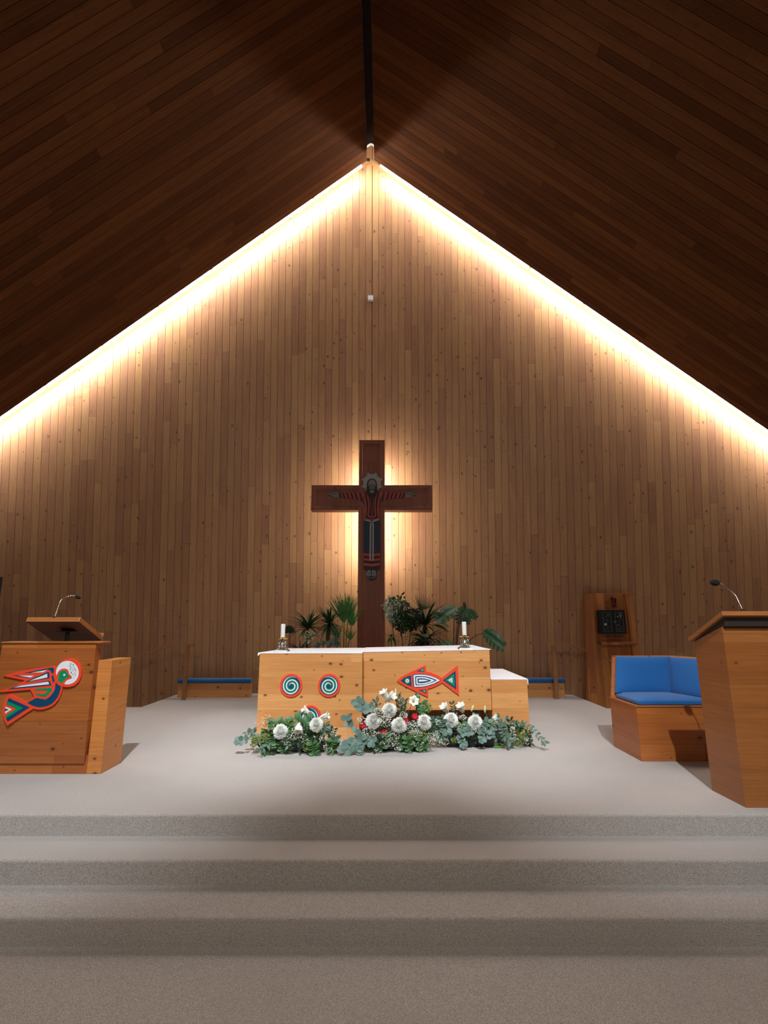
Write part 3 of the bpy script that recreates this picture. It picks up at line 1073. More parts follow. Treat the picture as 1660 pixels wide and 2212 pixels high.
for sx in (-1, 1):
    X = lambda x: 630 + sx * x
    ft = C2.poly('foot', [(X(14), 1652), (X(124), 1652), (X(168), 1790), (X(120), 1825), (X(14), 1845)], B, .003, M['icon_skin'], fig)
    C2.disc('nail_mark', X(75), 1745, 15, 15, B + .003, .001, M['icon_black'], fig, 12)
    for k, (tx, ty, ta) in enumerate(((32, 1905, .05), (68, 1895, .25), (100, 1880, .45), (128, 1858, .6), (152, 1832, .75))):
        C2.poly('toe', [(X(tx - 9), ty - 26), (X(tx + 9), ty - 28), (X(tx + 14), ty + 24 - k * 3), (X(tx - 2), ty + 28 - k * 3)], B, .003, M['icon_skin'], fig)

# ------------------------------------------------------------------ ambo on the left
YP, YF = 5.11, 5.03
ambo = thing('ambo', (-3.15, 5.3, 0), 'amber pine reading stand at far left with a painted bird on its front', 'reading stand')
mb = MB()
mb.box(-3.6, -2.715, YP, YP + .05, 0, .16)
mb.build('plinth', M['ambo'], ambo, bevel=.003)
for x0, x1 in ((-2.715, -2.583), (-3.735, -3.6)):
    mb = MB()
    mb.box(x0, x1, YP, 5.486, 0, 1.0)
    mb.build('side_wing', M['wing'], ambo, bevel=.004)
# front panel: upper board upright, lower board raked back
mb = MB()
mb.box(-3.598, -2.712, YF, YF + .11, .467, 1.157)
panel = mb.build('front_panel', M['ambo'], ambo, bevel=.004)
mb = MB()
lb = atY(179, 1650, 5.095).z
mb.hexa([(-3.598, 5.095, lb), (-2.735, 5.095, lb), (-2.735, 5.15, lb), (-3.598, 5.15, lb),
         (-3.598, YF - .0, .4655), (-2.712, YF - .0, .4655), (-2.712, YF + .11, .4655), (-3.598, YF + .11, .4655)])
mb.build('lower_panel', M['ambo'], ambo, bevel=.003)
mb = MB()
mb.box(-3.6, -2.66, YF - .012, YF + .17, 1.158, 1.172)
mb.build('ledge', M['ambo'], ambo, bevel=.003)
# tilted reading desk
fl, fr = atY(54, 1343, YF), atY(169, 1343, YF)
back = atY(217, 1383, 5.49)
dz = Vector((0, .44, back.z - fr.z))
mb = MB()
a, b_ = Vector((-3.405, YF, fr.z)), Vector((-2.898, YF, fr.z))
u = Vector((0, .018, .043))
mb.hexa([a, b_, b_ + dz, a + dz, a + u, b_ + u, b_ + dz + u, a + dz + u])
mb.mi[0] = 1  # bottom face takes the painted shade colour
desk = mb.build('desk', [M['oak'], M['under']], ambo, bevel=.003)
mb = MB()
e = b_ + dz
e2 = a + dz
mb.hexa([e2 + Vector((0, 0, -.004)), e + Vector((0, 0, -.004)), e + Vector((0, .02, -.002)), e2 + Vector((0, .02, -.002)),
         e2 + u * 1.7, e + u * 1.7, e + u * 1.7 + Vector((0, .02, 0)), e2 + u * 1.7 + Vector((0, .02, 0))])
mb.build('lip', M['oak'], desk, bevel=.002)
mb = MB()
mid = atY(142, 1383, 5.2)
mb.lathe([(.02, 0), (.02, .14)], (mid.x, 5.22, 1.13), 16)
mb.box(mid.x - .07, mid.x + .07, 5.15, 5.3, 1.262, 1.27)
mb.build('pedestal', M['black'], ambo)
# bird cut-out on the front panel
BI = Art(0, 1400, 8.3, YF, ambo)
bird = BI.poly('painted_bird', [(78, 497), (300, 432), (600, 372), (960, 320), (1045, 335), (1125, 240), (1180, 197), (1255, 180), (1330, 190), (1400, 230), (1452, 300), (1480, 400), (1472, 510), (1430, 600), (1360, 665), (1280, 693), (1200, 697), (1142, 690), (1125, 780), (1080, 900), (1010, 990), (930, 1050), (800, 1095), (700, 1098), (620, 1080), (150, 1385), (100, 1290), (68, 1160), (72, 1050), (105, 925), (160, 832), (200, 825), (490, 960), (632, 870), (600, 800), (562, 742), (0, 790), (-25, 776), (250, 690), (470, 577)], .001, .016, M['orange'], ambo)
q1, q2, q3, q4 = .0172, .0187, .0202, .0217
BI.disc('halo_field', 1230, 437, 203, 211, q1, .0014, M['ivory'], bird)
BI.poly('head_outline', smooth_loop([(1020, 560), (1050, 455), (1100, 385), (1180, 362), (1245, 390), (1262, 455), (1308, 505), (1302, 540), (1235, 562), (1185, 615), (1160, 680), (1060, 650)], 2), q2, .0014, M['orange'], bird)
BI.poly('head', [(1068, 580), (1075, 470), (1105, 418), (1165, 395), (1215, 410), (1236, 455), (1278, 510), (1225, 528), (1185, 560), (1135, 622)], q3, .0014, M['green'], bird)
BI.disc('eye_ring', 1181, 476, 25, 26, q4, .001, M['navy'], bird, 20)
BI.disc('eye_white', 1181, 476, 20, 21, q4 + .0012, .001, M['ivory'], bird, 20)
BI.disc('pupil', 1183, 477, 6, 7, q4 + .0024, .001, M['orange'], bird, 12)
for pn, wn in (([(440, 445), (930, 348), (975, 345), (992, 372), (985, 445), (945, 445), (935, 405), (880, 378), (600, 440)], [(580, 438), (880, 386), (800, 430)]),
               ([(235, 483), (645, 487), (565, 537)], [(360, 488), (635, 489), (570, 526)]),
               ([(455, 610), (880, 425), (905, 430), (908, 535)], [(548, 588), (870, 455), (874, 522)]),
               ([(160, 735), (310, 680), (905, 578), (946, 662), (600, 697)], [(272, 705), (400, 668), (890, 597), (905, 645)])):
    fe = BI.poly('feather', pn, q1, .0014, M['navy'], bird)
    BI.poly('feather_stripe', wn, q2, .0014, M['ivory'], bird)
BI.poly('shoulder', [(945, 487), (975, 485), (1005, 590), (970, 612)], q1, .0014, M['navy'], bird)
BI.poly('belly', [(620, 745), (700, 725), (955, 708), (950, 760), (835, 875), (665, 832), (662, 808), (800, 822), (850, 800), (880, 762), (860, 757), (640, 757)], q1, .0014, M['green'], bird)
BI.poly('breast', smooth_loop([(1020, 620), (1108, 675), (1100, 760), (1045, 890), (940, 1000), (800, 1047), (680, 1047), (520, 980), (600, 930), (690, 887), (840, 918), (960, 815), (1010, 720)], 2), q1, .0014, M['navy'], bird)
BI.poly('tail_navy', [(185, 890), (555, 1055), (163, 1312), (132, 1250), (440, 1065), (152, 955)], q1, .0014, M['navy'], bird)
BI.poly('tail_green', [(155, 948), (440, 1065), (135, 1256), (125, 1205), (330, 1078), (145, 1000)], q2, .0014, M['green'], bird)
BI.poly('tail_white', [(122, 1045), (238, 1090), (118, 1170)], q1, .0014, M['ivory'], bird)
BI.poly('tail_spot', [(120, 1075), (180, 1098), (118, 1125)], q2, .0014, M['navy'], bird)
BI.ribbon('twig', [(1308, 300), (1325, 360), (1342, 440), (1335, 545)], 4, q2, .001, M['icon_grey'], bird, curved=True)
for i, (x, y, d) in enumerate([(1293, 282, 1), (1337, 297, 1), (1277, 322, 1), (1300, 352, 0), (1348, 342, 0), (1362, 372, -1), (1281, 380, 1), (1380, 400, -1), (1320, 402, 0), (1300, 434, 1), (1368, 442, 0), (1320, 466, 0), (1372, 476, -1)]):
    L_ = 24 if d else 11
    dx = 9 * d
    BI.poly('twig_leaf', [(x - dx, y - L_), (x + 8, y - 3), (x + dx, y + L_ * .8), (x - 8, y + 3)], q2, .0012, M['navy'] if i % 2 else M['green'], bird)


def microphone(pts, head, label):
    root = thing('microphone', pts[0], label, 'microphone')
    mb = MB()
    mb.tube(smooth_open([tuple(p) for p in pts], 6), [0.0055] * 1 + [0.0045] * (6 * (len(pts) - 1)), 8)
    mb.build('gooseneck', M['chrome'], root, smooth=True)
    mb = MB()
    mb.lathe([(.018, 0), (.018, .008), (.008, .014)], pts[0], 16)
    mb.build('base', M['black'], root)
    a, b = Vector(head[0]), Vector(head[1])
    mb = MB()
    N = 9
    r = head[2]
    mb.tube([a.lerp(b, i / N) for i in range(N + 1)], [r * max(.12, math.sin(math.pi * (0.06 + .88 * i / N)) ** .6) for i in range(N + 1)], 16)
    mb.build('windscreen', M['foam'], root, smooth=True)


ym = 5.06
microphone([atY(118, 1334, ym), atY(124, 1317, ym + .02), atY(131, 1298, ym + .05), atY(142, 1290.5, ym + .09), atY(153, 1287, ym + .14), atY(163, 1287.5, ym + .18)],
           (atY(162, 1287.5, ym + .18), atY(174, 1292.5, ym + .22), .017), 'thin gooseneck microphone on the reading stand with the bird')

# ------------------------------------------------------------------ lectern on the right
YL = 4.24
LX0, LX1 = 2.703, 3.47
lect = thing('lectern', (3.08, 4.45, 0), 'tall plain amber wooden lectern at right edge with overhanging slanted top', 'lectern')
mb = MB()
mb.hexa([(LX0, YL, 0), (LX1, YL, 0), (LX1, 4.65, 0), (LX0, 4.65, 0), (LX0, YL, 1.323), (LX1, YL, 1.323), (LX1, 4.65, 1.19), (LX0, 4.65, 1.19)])
mb.build('body', M['oak'], lect, bevel=.003)
mb = MB()
f0 = atY(1560, 1320, 4.18)
b0 = atY(1489, 1378.5, 4.70)
d = Vector((0, .52, b0.z - f0.z))
nn = Vector((0, .27, 1)).normalized() * -.036
a = Vector((f0.x, 4.18, f0.z))
b_ = Vector((LX1 + .04, 4.18, f0.z))
p = [a + nn, b_ + nn, b_ + d + nn, a + d + nn, a, b_, b_ + d, a + d]
mb.hexa(p)
top = mb.build('slanted_top', M['oak'], lect, bevel=.003)
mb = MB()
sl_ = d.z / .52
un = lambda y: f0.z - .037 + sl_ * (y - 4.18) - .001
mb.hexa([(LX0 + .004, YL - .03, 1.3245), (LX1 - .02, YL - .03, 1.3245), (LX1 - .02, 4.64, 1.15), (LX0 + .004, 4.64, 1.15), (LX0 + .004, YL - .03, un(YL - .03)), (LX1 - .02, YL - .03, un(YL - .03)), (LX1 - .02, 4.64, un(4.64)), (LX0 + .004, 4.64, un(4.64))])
mb.build('shaded_neck', M['slot'], lect)  # near-black colour stands in for the shadow under the overhanging top
ym = 4.24
microphone([atY(1606, 1319, ym), atY(1598, 1303, ym + .02), atY(1590, 1287, ym + .05), atY(1577, 1274, ym + .09), atY(1566, 1264, ym + .13), atY(1554, 1258.5, ym + .16)],
           (atY(1556, 1259, ym + .155), atY(1535, 1258.5, ym + .2), .028), 'gooseneck microphone with black foam on the plain lectern')

# ------------------------------------------------------------------ presider's chair
ch = thing('armchair', (3.0, 5.8, 0), 'boxy pine chair with bright blue cushions, half behind the right lectern', 'chair')
bx0, by0, by1 = 2.556, 5.537, 6.152
mb = MB()
mb.box(bx0, 3.42, by0, by1 + .02, 0, .512)
mb.build('base', M['ambo'], ch, bevel=.004)
# ledge round the seat
mb = MB()
mb.prism([(bx0 - .01, by0 - .01, .5125), (3.42, by0 - .01, .5125), (3.42, by1 + .02, .5125), (bx0 - .01, by1 + .02, .5125)], (0, 0, .012))
mb.build('seat_rim', M['ambo'], ch, bevel=.003)
# reclined back
rb = .125
tl = atY(1323, 1416, 6.277)
zt_ = tl.z
xr_b, xr_t = 3.24, atY(1444, 1414.5, 6.277).x
mb = MB()
mb.hexa([(bx0 + .0, by1 - .03, .525), (xr_b, by1 - .03, .525), (xr_b + .03, by1 + .01, .525), (bx0 + .0, by1 + .01, .525),
         (tl.x - .004, 6.25, zt_), (xr_t, 6.25, zt_), (xr_t + .03, 6.29, zt_), (tl.x - .004, 6.29, zt_)])
mb.build('back_panel', M['ambo'], ch, bevel=.003)
# right wing, angled forward
wt = atZ(1498, 1421.5, zt_)
sb, st_ = Vector((xr_b, by1 - .03, .525)), Vector((xr_t, 6.25, zt_))
wb = Vector((3.42, 5.62, .525))
wt = Vector((3.56, 5.78, zt_))
off = Vector((.045, .02, 0))
mb = MB()
mb.hexa([wb, wb + off, sb + off, sb, wt, wt + off, st_ + off, st_])
mb.build('side_panel', M['ambo'], ch, bevel=.003)


def pad(name, quad, nrm, th_, parent, puff=.012):
    """cushion: quad of 4 corners, thickness along nrm, softly rounded"""
    q = [Vector(p) for p in quad]
    nrm = Vector(nrm).normalized()
    N = 10
    vs = []
    for side_ in (0, 1):
        for j in range(N + 1):
            for i in range(N + 1):
                u, v = i / N, j / N
                p = q[0].lerp(q[1], u).lerp(q[3].lerp(q[2], u), v)
                edge = min(u, 1 - u, v, 1 - v) * N
                k = 1 - math.exp(-edge * 1.1)
                bul = puff * math.sin(math.pi * u) ** .5 * math.sin(math.pi * v) ** .5
                d = (th_ * (0.62 + .38 * k) + bul) if side_ else -0.0
                vs.append(p + nrm * d)
    g = lambda s_, i, j: s_ * (N + 1) ** 2 + j * (N + 1) + i
    fs = []
    for j in range(N):
        for i in range(N):
            fs.append((g(1, i, j), g(1, i + 1, j), g(1, i + 1, j + 1), g(1, i, j + 1)))
            fs.append((g(0, i, j + 1), g(0, i + 1, j + 1), g(0, i + 1, j), g(0, i, j)))
    for i in range(N):
        fs.append((g(0, i, 0), g(0, i + 1, 0), g(1, i + 1, 0), g(1, i, 0)))
        fs.append((g(0, i + 1, N), g(0, i, N), g(1, i, N), g(1, i + 1, N)))
        fs.append((g(0, 0, i + 1), g(0, 0, i), g(1, 0, i), g(1, 0, i + 1)))
        fs.append((g(0, N, i), g(0, N, i + 1), g(1, N, i + 1), g(1, N, i)))
    mb = MB()
    mb.add(vs, fs)
    return mb.build(name, M['blue'], parent, bevel=.012, smooth=True, seg=3)


bd = Vector((0, .28, .5)).normalized()
bn = Vector((0, -.97, .25))
pad('back_cushion', [(bx0 + .035, by1 - .035, .565), (xr_b - .02, by1 - .035, .565), (xr_t - .02, 6.235, zt_ - .012), (tl.x + .022, 6.235, zt_ - .012)], bn, .055, ch)
wn = (sb - wb).cross(Vector((0, 0, 1))).normalized()
if wn.x > 0:
    wn = -wn
q = [sb + Vector((0, -.03, .045)), wb + Vector((0, .02, .045)), wt + Vector((0, .02, -.012)), st_ + Vector((0, -.03, -.012))]
pad('side_cushion', [p + wn * .002 for p in q], wn, .05, ch)
pad('seat_cushion', [(bx0 + .03, by0 + .02, .5255), (3.37, by0 + .02, .5255), (3.2, by1 - .075, .5255), (bx0 + .03, by1 - .075, .5255)], (0, 0, 1), .07, ch, .01)

# ------------------------------------------------------------------ benches against the end wall
for sgn in (-1, 1):
    if sgn < 0:
        xa, xb, yb = -3.77, -2.41, 9.86
        lab = 'low pine wall bench with thin blue cushion, left of the altar'
    else:
        xa, xb, yb = 1.75, 3.32, 9.9
        lab = 'low pine wall bench with thin blue cushion, right of the altar'
    root = thing('bench', ((xa + xb) / 2, yb + .15, 0), lab, 'bench')
    mb = MB()
    mb.box(xa + (.03 if sgn < 0 else 0), xb - .03, yb, yb + .2, 0, .25)
    mb.build('bench_box', M['altar'], root, bevel=.004)
    mb = MB()
    x0, x1 = (xa, xb) if sgn < 0 else (xa, xb)
    mb.hexa([(x0, yb - .02, .2515), (x1, yb - .02, .2515), (x1 - .02, yb + .22, .2515), (x0 + .02, yb + .22, .2515),
             (x0 + .01, yb - .02, .325), (x1 - .01, yb - .02, .325), (x1 - .03, yb + .22, .325), (x0 + .05, yb + .22, .325)])
    mb.build('cushion', M['blue'], root, bevel=.025, seg=4, smooth=True)

# ------------------------------------------------------------------ handrails
for sgn in (-1, 1):
    if sgn < 0:
        Y = 9.6
        px, base_z = -3.525, 0
        pts = [(-3.42, .955), (-3.823, .955), (-4.55, .70), (-5.3, .44)]
        lab = 'slim wooden handrail on one post, at the left rear corner behind the bird stand'
    else:
        Y = 9.7
        px, base_z = 3.075, 0
        k = 9.7 / 9.818
        pts = [(2.977 * k, .95), (3.428 * k, .95), (4.08 * k, .70), (4.85, .42)]
        lab = 'slim wooden handrail on one post, in front of the black wall cabinet at right'
    root = thing('handrail', (px, Y, 0), lab, 'handrail')
    mb = MB()
    for i in range(3):
        (xa, z_a), (xb, z_b) = pts[i], pts[i + 1]
        hw = .035
        mb.hexa([(xa, Y - hw, z_a - .036), (xb, Y - hw, z_b - .036), (xb, Y + hw, z_b - .036), (xa, Y + hw, z_a - .036),
                 (xa, Y - hw, z_a), (xb, Y - hw, z_b), (xb, Y + hw, z_b), (xa, Y + hw, z_a)])
    mb.build('rail', M['rail'], root)
    mb = MB()
    mb.box(px - .033, px + .033, Y - .02, Y + .02, 0, .919)
    mb.build('post', M['rail'], root, bevel=.003)
    mb = MB()
    xe, ze = pts[3][0] - sgn * .12, pts[3][1] + .0
    mb.box(xe - .03, xe + .03, Y - .02, Y + .02, ZF, pts[3][1] + .005)
    mb.build('post', M['rail'], root, bevel=.003)

# ------------------------------------------------------------------ tabernacle stand, box, lamp
YT = 9.62
s1 = atY(1266, 1283, YT)
st = thing('wall_stand', (atY(1320, 1400, YT).x, YT + .1, ZF), 'upright pine board stand holding the black cabinet, against the wall at right', 'stand')


def board(name, pxs, Yf, th_, mat, z0=None):
    """pxs: top-left, top-right pixel; then boards drop straight to z0 with given bottom width pixels"""
    tl_, tr_, br_, bl_ = [atY(x, y, Yf) for x, y in pxs]
    mb = MB()
    mb.prism([tl_, tr_, br_, bl_], (0, th_, 0))
    return mb.build(name, mat, st, bevel=.003)


board('side_board', [(1265.5, 1283.5), (1281, 1283.5), (1304, 1560), (1273.5, 1560)], YT - .02, .1, M['stand'])
board('side_board', [(1352, 1281), (1366, 1281), (1398, 1560), (1384, 1560)], YT - .02, .1, M['stand'])
board('back_board', [(1281, 1282), (1353, 1281), (1385, 1560), (1303, 1560)], YT + .05, .03, M['stand'])
board('shelf', [(1301, 1387), (1379, 1386.5), (1380, 1392), (1302, 1393)], YT - .1, .15, M['stand'])
# black two-door cabinet
T = Art(1280, 1270, 13.83, YT - .12, None)
c_ = [(228, 660), (968, 660), (1045, 1370), (285, 1375)]
cab = thing('tabernacle', atY(1325, 1370, YT - .05), 'square black cabinet with thin silver line drawings on its two doors', 'cabinet')
mb = MB()
mb.prism([T.pt(x, y, T.Y) for x, y in c_], (0, .165, 0))
mb.build('case', M['tab'], cab, bevel=.003)
T.ribbon('door_frame', [(305, 738), (545, 735), (592, 1300), (360, 1305)], 11, .001, .002, M['tabline'], cab, closed=True)
T.ribbon('door_frame', [(672, 735), (905, 730), (960, 1298), (730, 1302)], 11, .001, .002, M['tabline'], cab, closed=True)
for nm, p in (('inlay_line', [(422, 738), (475, 1300)]), ('inlay_line', [(315, 850), (553, 848)]), ('inlay_line', [(322, 905), (430, 975), (570, 1020)]),
              ('inlay_line', [(365, 1260), (460, 1185), (580, 1150)]), ('inlay_line', [(788, 735), (845, 1300)]), ('inlay_line', [(690, 1000), (800, 1005), (918, 950)]),
              ('inlay_line', [(715, 1155), (950, 1150)]), ('inlay_line', [(875, 1235), (880, 1200), (905, 1195), (920, 1225), (912, 1260)])):
    T.ribbon(nm, p, 6, .001, .0015, M['tabline'], cab)
T.disc('round_boss', 396, 1088, 37, 37, .001, .006, M['tabdot'], cab, 24)
T.ribbon('boss_cross', [(396, 1060), (396, 1118)], 5, .007, .001, M['tab'], cab)
T.ribbon('boss_cross', [(366, 1088), (426, 1088)], 5, .007, .001, M['tab'], cab)
for x, y, r, mt in ((473, 797, 13, 'tabdot'), (758, 852, 16, 'tabdot'), (845, 832, 17, 'tabdot'), (668, 1014, 14, 'tabdot'), (772, 1104, 13, 'tabdot'), (792, 1236, 12, 'tabdot'), (695, 800, 10, 'tabline')):
    T.disc('small_stud', x, y, r, r, .001, .004, M[mt], cab, 12)
T.poly('copper_inlay', [(812, 765), (870, 765), (868, 795), (815, 798)], .001, .002, M['tabcop'], cab)
T.poly('copper_inlay', [(832, 870), (866, 868), (874, 895), (828, 897)], .001, .002, M['tabcop'], cab)
# red sanctuary lamp
lp = atY(1326.5, 1300, YT - .02)
lamp = thing('sanctuary_lamp', (lp.x, YT - .03, atY(1326, 1311, YT).z), 'small red glass lamp fixed above the black cabinet', 'lamp')
zb_ = atY(1326, 1311.5, YT).z
zt2 = atY(1326, 1293, YT).z
lh = zt2 - zb_
mb = MB()
mb.lathe([(.03, 0), (.036, .004), (.04, lh * .5), (.046, lh * .9), (.05, lh), (.044, lh), (.034, lh * .5), (.02, .01)], (lp.x, YT - .03, zb_), 24)
mb.build('glass', M['redglass'], lamp, smooth=True)
mb = MB()
mb.tube([(lp.x + (.052 * math.cos(w)), YT - .03 + .052 * math.sin(w), zb_ + lh + .002) for w in [2 * math.pi * k / 20 for k in range(21)]], .004, 6, cap=False)
mb.box(lp.x - .008, lp.x + .008, YT + .02, YT + .06, zb_ + lh - .02, zb_ + lh + .03)
mb.tube([(lp.x, YT + .03, zb_ + lh + .02), (lp.x, YT - .0, zb_ + lh + .03), (lp.x, YT + .022 - .0, zb_ + lh + .0)], .004, 6)
mb.build('holder', M['black'], lamp)

# small white box high on the wall
p = hit(801, 647.5, W0, NR)
mb = MB()
w = .052
mb.box(p.x - w, p.x + w, p.y - .07, p.y - .002, p.z - w, p.z + w * 1.1)
tag(mb.build('wall_box', M['plasticwhite'], None, (p.x, p.y - .03, p.z), bevel=.008), 'small white square box high on the central seam of the wall', 'box')

# dark screen whose edge shows at the far left
p = atY(1, 1246, 8.3)
mb = MB()
mb.box(p.x - .9, p.x, 8.3, 8.36, 0.0, p.z)
tag(mb.build('wood_screen', M['slot'], None, (p.x - .4, 8.33, 0), bevel=.004), 'dark wooden screen edge behind the bird stand, far left', 'screen')


# ------------------------------------------------------------------ potted plants behind the altar
def rnd(a, b):
    return random.uniform(a, b)


def rdir(up=0.3):
    a = rnd(0, 2 * math.pi)
    return Vector((math.cos(a), math.sin(a), up)).normalized()


def potted(name, x, y, label, r=.13, h=.24):
    root = thing(name, (x, y, 0), label, 'plant')
    mb = MB()
    mb.lathe([(r * .72, 0.0), (r * .95, h * .85), (r * 1.05, h * .85), (r * 1.05, h), (r * .92, h), (r * .9, h * .9), (.01, h * .9)], (x, y, 0), 24)
    mb.build('pot', M['pot'], root, smooth=False)
    return root, h * .9


def trunk(root, pts, r0, r1, mat='bark', name='stem'):
    mb = MB()
    p = smooth_open([tuple(q) for q in pts], 4)
    n = len(p)
    mb.tube(p, [lerp(r0, r1, i / (n - 1)) for i in range(n)], 8)
    return mb.build(name, M[mat], root, smooth=True)


def rosette(root, c, n, L, W, mat, droop=.5, up=(-.3, 1.0), name='foliage'):
    mb = MB()
    for k in range(n):
        a = rnd(0, 2 * math.pi)
        e = rnd(*up)
        d = Vector((math.cos(a), math.sin(a), e)).normalized()
        l = L * rnd(.7, 1.1)
        mb.leaf(Vector(c) + d * .02, d, l, W * rnd(.8, 1.2), (0, 0, 1) if abs(d.z) < .9 else (1, 0, 0), curve=droop * rnd(.5, 1.2), nseg=6, shape='blade', fold=.25)
    return mb.build(name, M[mat], root)


def PY(px, py, y):
    return atY(px, py, y)


# 1 wispy grass-like plant behind the left candle
c = PY(606, 1390, 9.0)
root, h = potted('grass_plant', c.x, 9.0, 'wispy grassy potted plant behind the left candle')
mb = MB()
for k in range(70):
    a = rnd(0, 2 * math.pi)
    d = Vector((math.cos(a) * 1.0 - .25, math.sin(a) * .6, rnd(1.0, 2.6))).normalized()
    mb.leaf((c.x + rnd(-.04, .04), 9.0 + rnd(-.04, .04), h), d, rnd(.7, 1.15), .016, (0, 0, 1), curve=rnd(.2, .9), nseg=8, shape='blade', fold=.1)
mb.build('foliage', M['olive'], root)
# 2 plant with a round ribbed leaf
c = PY(624, 1360, 8.9)
root, h = potted('fan_leaf_plant', c.x, 8.9, 'thin potted plant with one round pleated leaf right of the left candle', .1)
trunk(root, [(c.x, 8.9, h), (c.x + .03, 8.9, .8), (c.x + .02, 8.9, c.z - .05)], .008, .005, 'bark')
mb = MB()
for k in range(11):
    a = math.pi * (k / 10) + 0
    mb.leaf((c.x, 8.9, c.z - .05), (math.cos(a), -.2, math.sin(a) + .15), .13, .045, (0, -1, .2), curve=.1, shape='lens', fold=.4)
mb.build('foliage', M['dleaf'], root)
# 3 left spiky dracaena
c = PY(665, 1352, 8.95)
root, h = potted('dracaena', c.x, 8.95, 'dark spiky dracaena, left of the two spiky plants beside the cross')
trunk(root, [(c.x - .02, 8.95, h), (c.x, 8.95, .8), (c.x, 8.95, c.z)], .022, .018)
rosette(root, (c.x, 8.95, c.z - .05), 70, .44, .05, 'drac', .45, (-.1, 1.9))
rosette(root, (c.x - .12, 8.95, c.z - .42), 26, .42, .04, 'dleaf', .5, (-.1, 1.2))
# 4 variegated small plant
c = PY(671, 1370, 8.7)
root, h = potted('variegated_plant', c.x, 8.7, 'small potted plant with pale striped leaves in front of the left dracaena', .1)
trunk(root, [(c.x, 8.7, h), (c.x, 8.7, c.z)], .01, .007, 'stem')
mb = MB()
for k in range(22):
    a = rnd(0, 2 * math.pi)
    d = Vector((math.cos(a), math.sin(a) - .3, rnd(-.4, .9))).normalized()
    mb.leaf(Vector((c.x, 8.7, c.z + rnd(-.09, .03))), d, rnd(.1, .16), .05, (0, -.3, 1), curve=.3, shape='lens')
mb.build('foliage', M['vari'], root)
# 5 second spiky plant
c = PY(712, 1343, 8.95)
root, h = potted('dracaena', c.x, 8.95, 'ball-headed spiky dracaena, right of the two spiky plants beside the cross')
trunk(root, [(c.x + .01, 8.95, h), (c.x - .01, 8.95, .8), (c.x, 8.95, c.z)], .026, .02)
rosette(root, (c.x, 8.95, c.z - .03), 150, .38, .028, 'drac', .35, (-.9, 2.2))
# 6 kentia palm next to the cross
c = PY(742, 1395, 9.0)
root, h = potted('palm', c.x + .02, 9.0, 'tall fan-leaved palm directly left of the cross', .15)
for (tx, ty, nl, ll) in ((744, 1345, 26, .50), (752, 1338, 24, .45), (760, 1352, 16, .34), (730, 1380, 8, .3), (757, 1385, 8, .22)):
    tip = PY(tx, ty, 8.95)
    if ty < 1375:
        trunk(root, [(c.x + .02, 9.0, h), (lerp(c.x, tip.x, .55), 8.98, lerp(h, tip.z, .6)), tuple(tip)], .009, .006, 'stem', 'leaf_stalk')
    else:
        trunk(root, [(c.x + .02, 9.0, h), (lerp(c.x, tip.x, .5), 8.98, tip.z - .1), tuple(tip)], .006, .004, 'stem', 'leaf_stalk')
    mb = MB()
    lean = (tx - 748) * .012 - .15
    for k in range(nl):
        u = k / (nl - 1) - .5
        d = Vector((lean + u * 1.15, rnd(-.15, .15), 1.25 - abs(u) * .7)).normalized()
        mb.leaf(tip + Vector((u * .04, 0, rnd(0, .05))), d, ll * rnd(.75, 1.05), .022, (0, -1, .1), curve=rnd(-.1, .25), nseg=6, shape='blade', fold=.3)
    mb.build('frond', M['palm'], root)
# 7 small round-leaf plant
c = PY(717, 1392, 8.6)
root, h = potted('round_leaf_plant', c.x, 8.6, 'low dark round-leaved potted plant at the foot of the palm', .11)
mb = MB()
for (lx_, ly_, s_) in ((722, 1383, .13), (712, 1390, .11), (697, 1389, .09), (685, 1393, .1), (728, 1391, .1)):
    q = PY(lx_, ly_, 8.6)
    mb.tube([(c.x, 8.6, h), (lerp(c.x, q.x, .6), 8.6, lerp(h, q.z, .7)), tuple(q)], .004, 5)
    mb.leaf(q + Vector((0, 0, s_ * .5)), (.1, -.3, -1), s_ * 1.1, s_, (0, -1, -.2), curve=.1, shape='round', fold=.1)
mb.build('foliage', M['dleaf'], root)

# 8 bushy variegated ficus right of the cross
c = PY(868, 1390, 9.15)
root, h = potted('ficus_tree', c.x, 9.15, 'bushy small-leaved ficus with pale leaves directly right of the cross', .16, .28)
br = [[(c.x, 9.15, h), (c.x + .03, 9.15, .7), (c.x, 9.15, 1.15), tuple(PY(862, 1330, 9.15))],
      [(c.x, 9.15, .6), (c.x - .12, 9.1, 1.0), tuple(PY(846, 1320, 9.2))], [(c.x, 9.15, .6), (c.x + .13, 9.1, 1.0), tuple(PY(888, 1335, 9.2))],
      [(c.x, 9.15, 1.1), tuple(PY(860, 1305, 9.2)), tuple(PY(875, 1277, 9.2))]]
for b in br:
    trunk(root, b, .014, .004)
cl = [(846, 1310, 15, 22, 'vari', 170), (850, 1332, 13, 16, 'vari', 120), (868, 1318, 20, 22, 'dleaf', 190), (872, 1340, 24, 22, 'dleaf', 260), (893, 1335, 18, 22, 'dleaf', 180), (862, 1296, 18, 9, 'leaf', 22), (884, 1345, 22, 18, 'leaf', 130), (846, 1296, 10, 10, 'dleaf', 16)]
for (cx_, cy_, rx_, ry_, mt, nn_) in cl:
    mb = MB()
    for k in range(nn_):
        a, rr = rnd(0, 2 * math.pi), math.sqrt(rnd(0, 1))
        q = PY(cx_ + rx_ * rr * math.cos(a), cy_ + ry_ * rr * math.sin(a), 9.15 + rnd(-.18, .18))
        mb.leaf(q, (rnd(-1, 1), rnd(-1, .3), rnd(-1, .4)), rnd(.05, .085), rnd(.022, .034), (rnd(-1, 1), -1, rnd(0, 1)), curve=.2, nseg=4, shape='lens')
    mb.build('foliage', M[mt], root)
mb = MB()
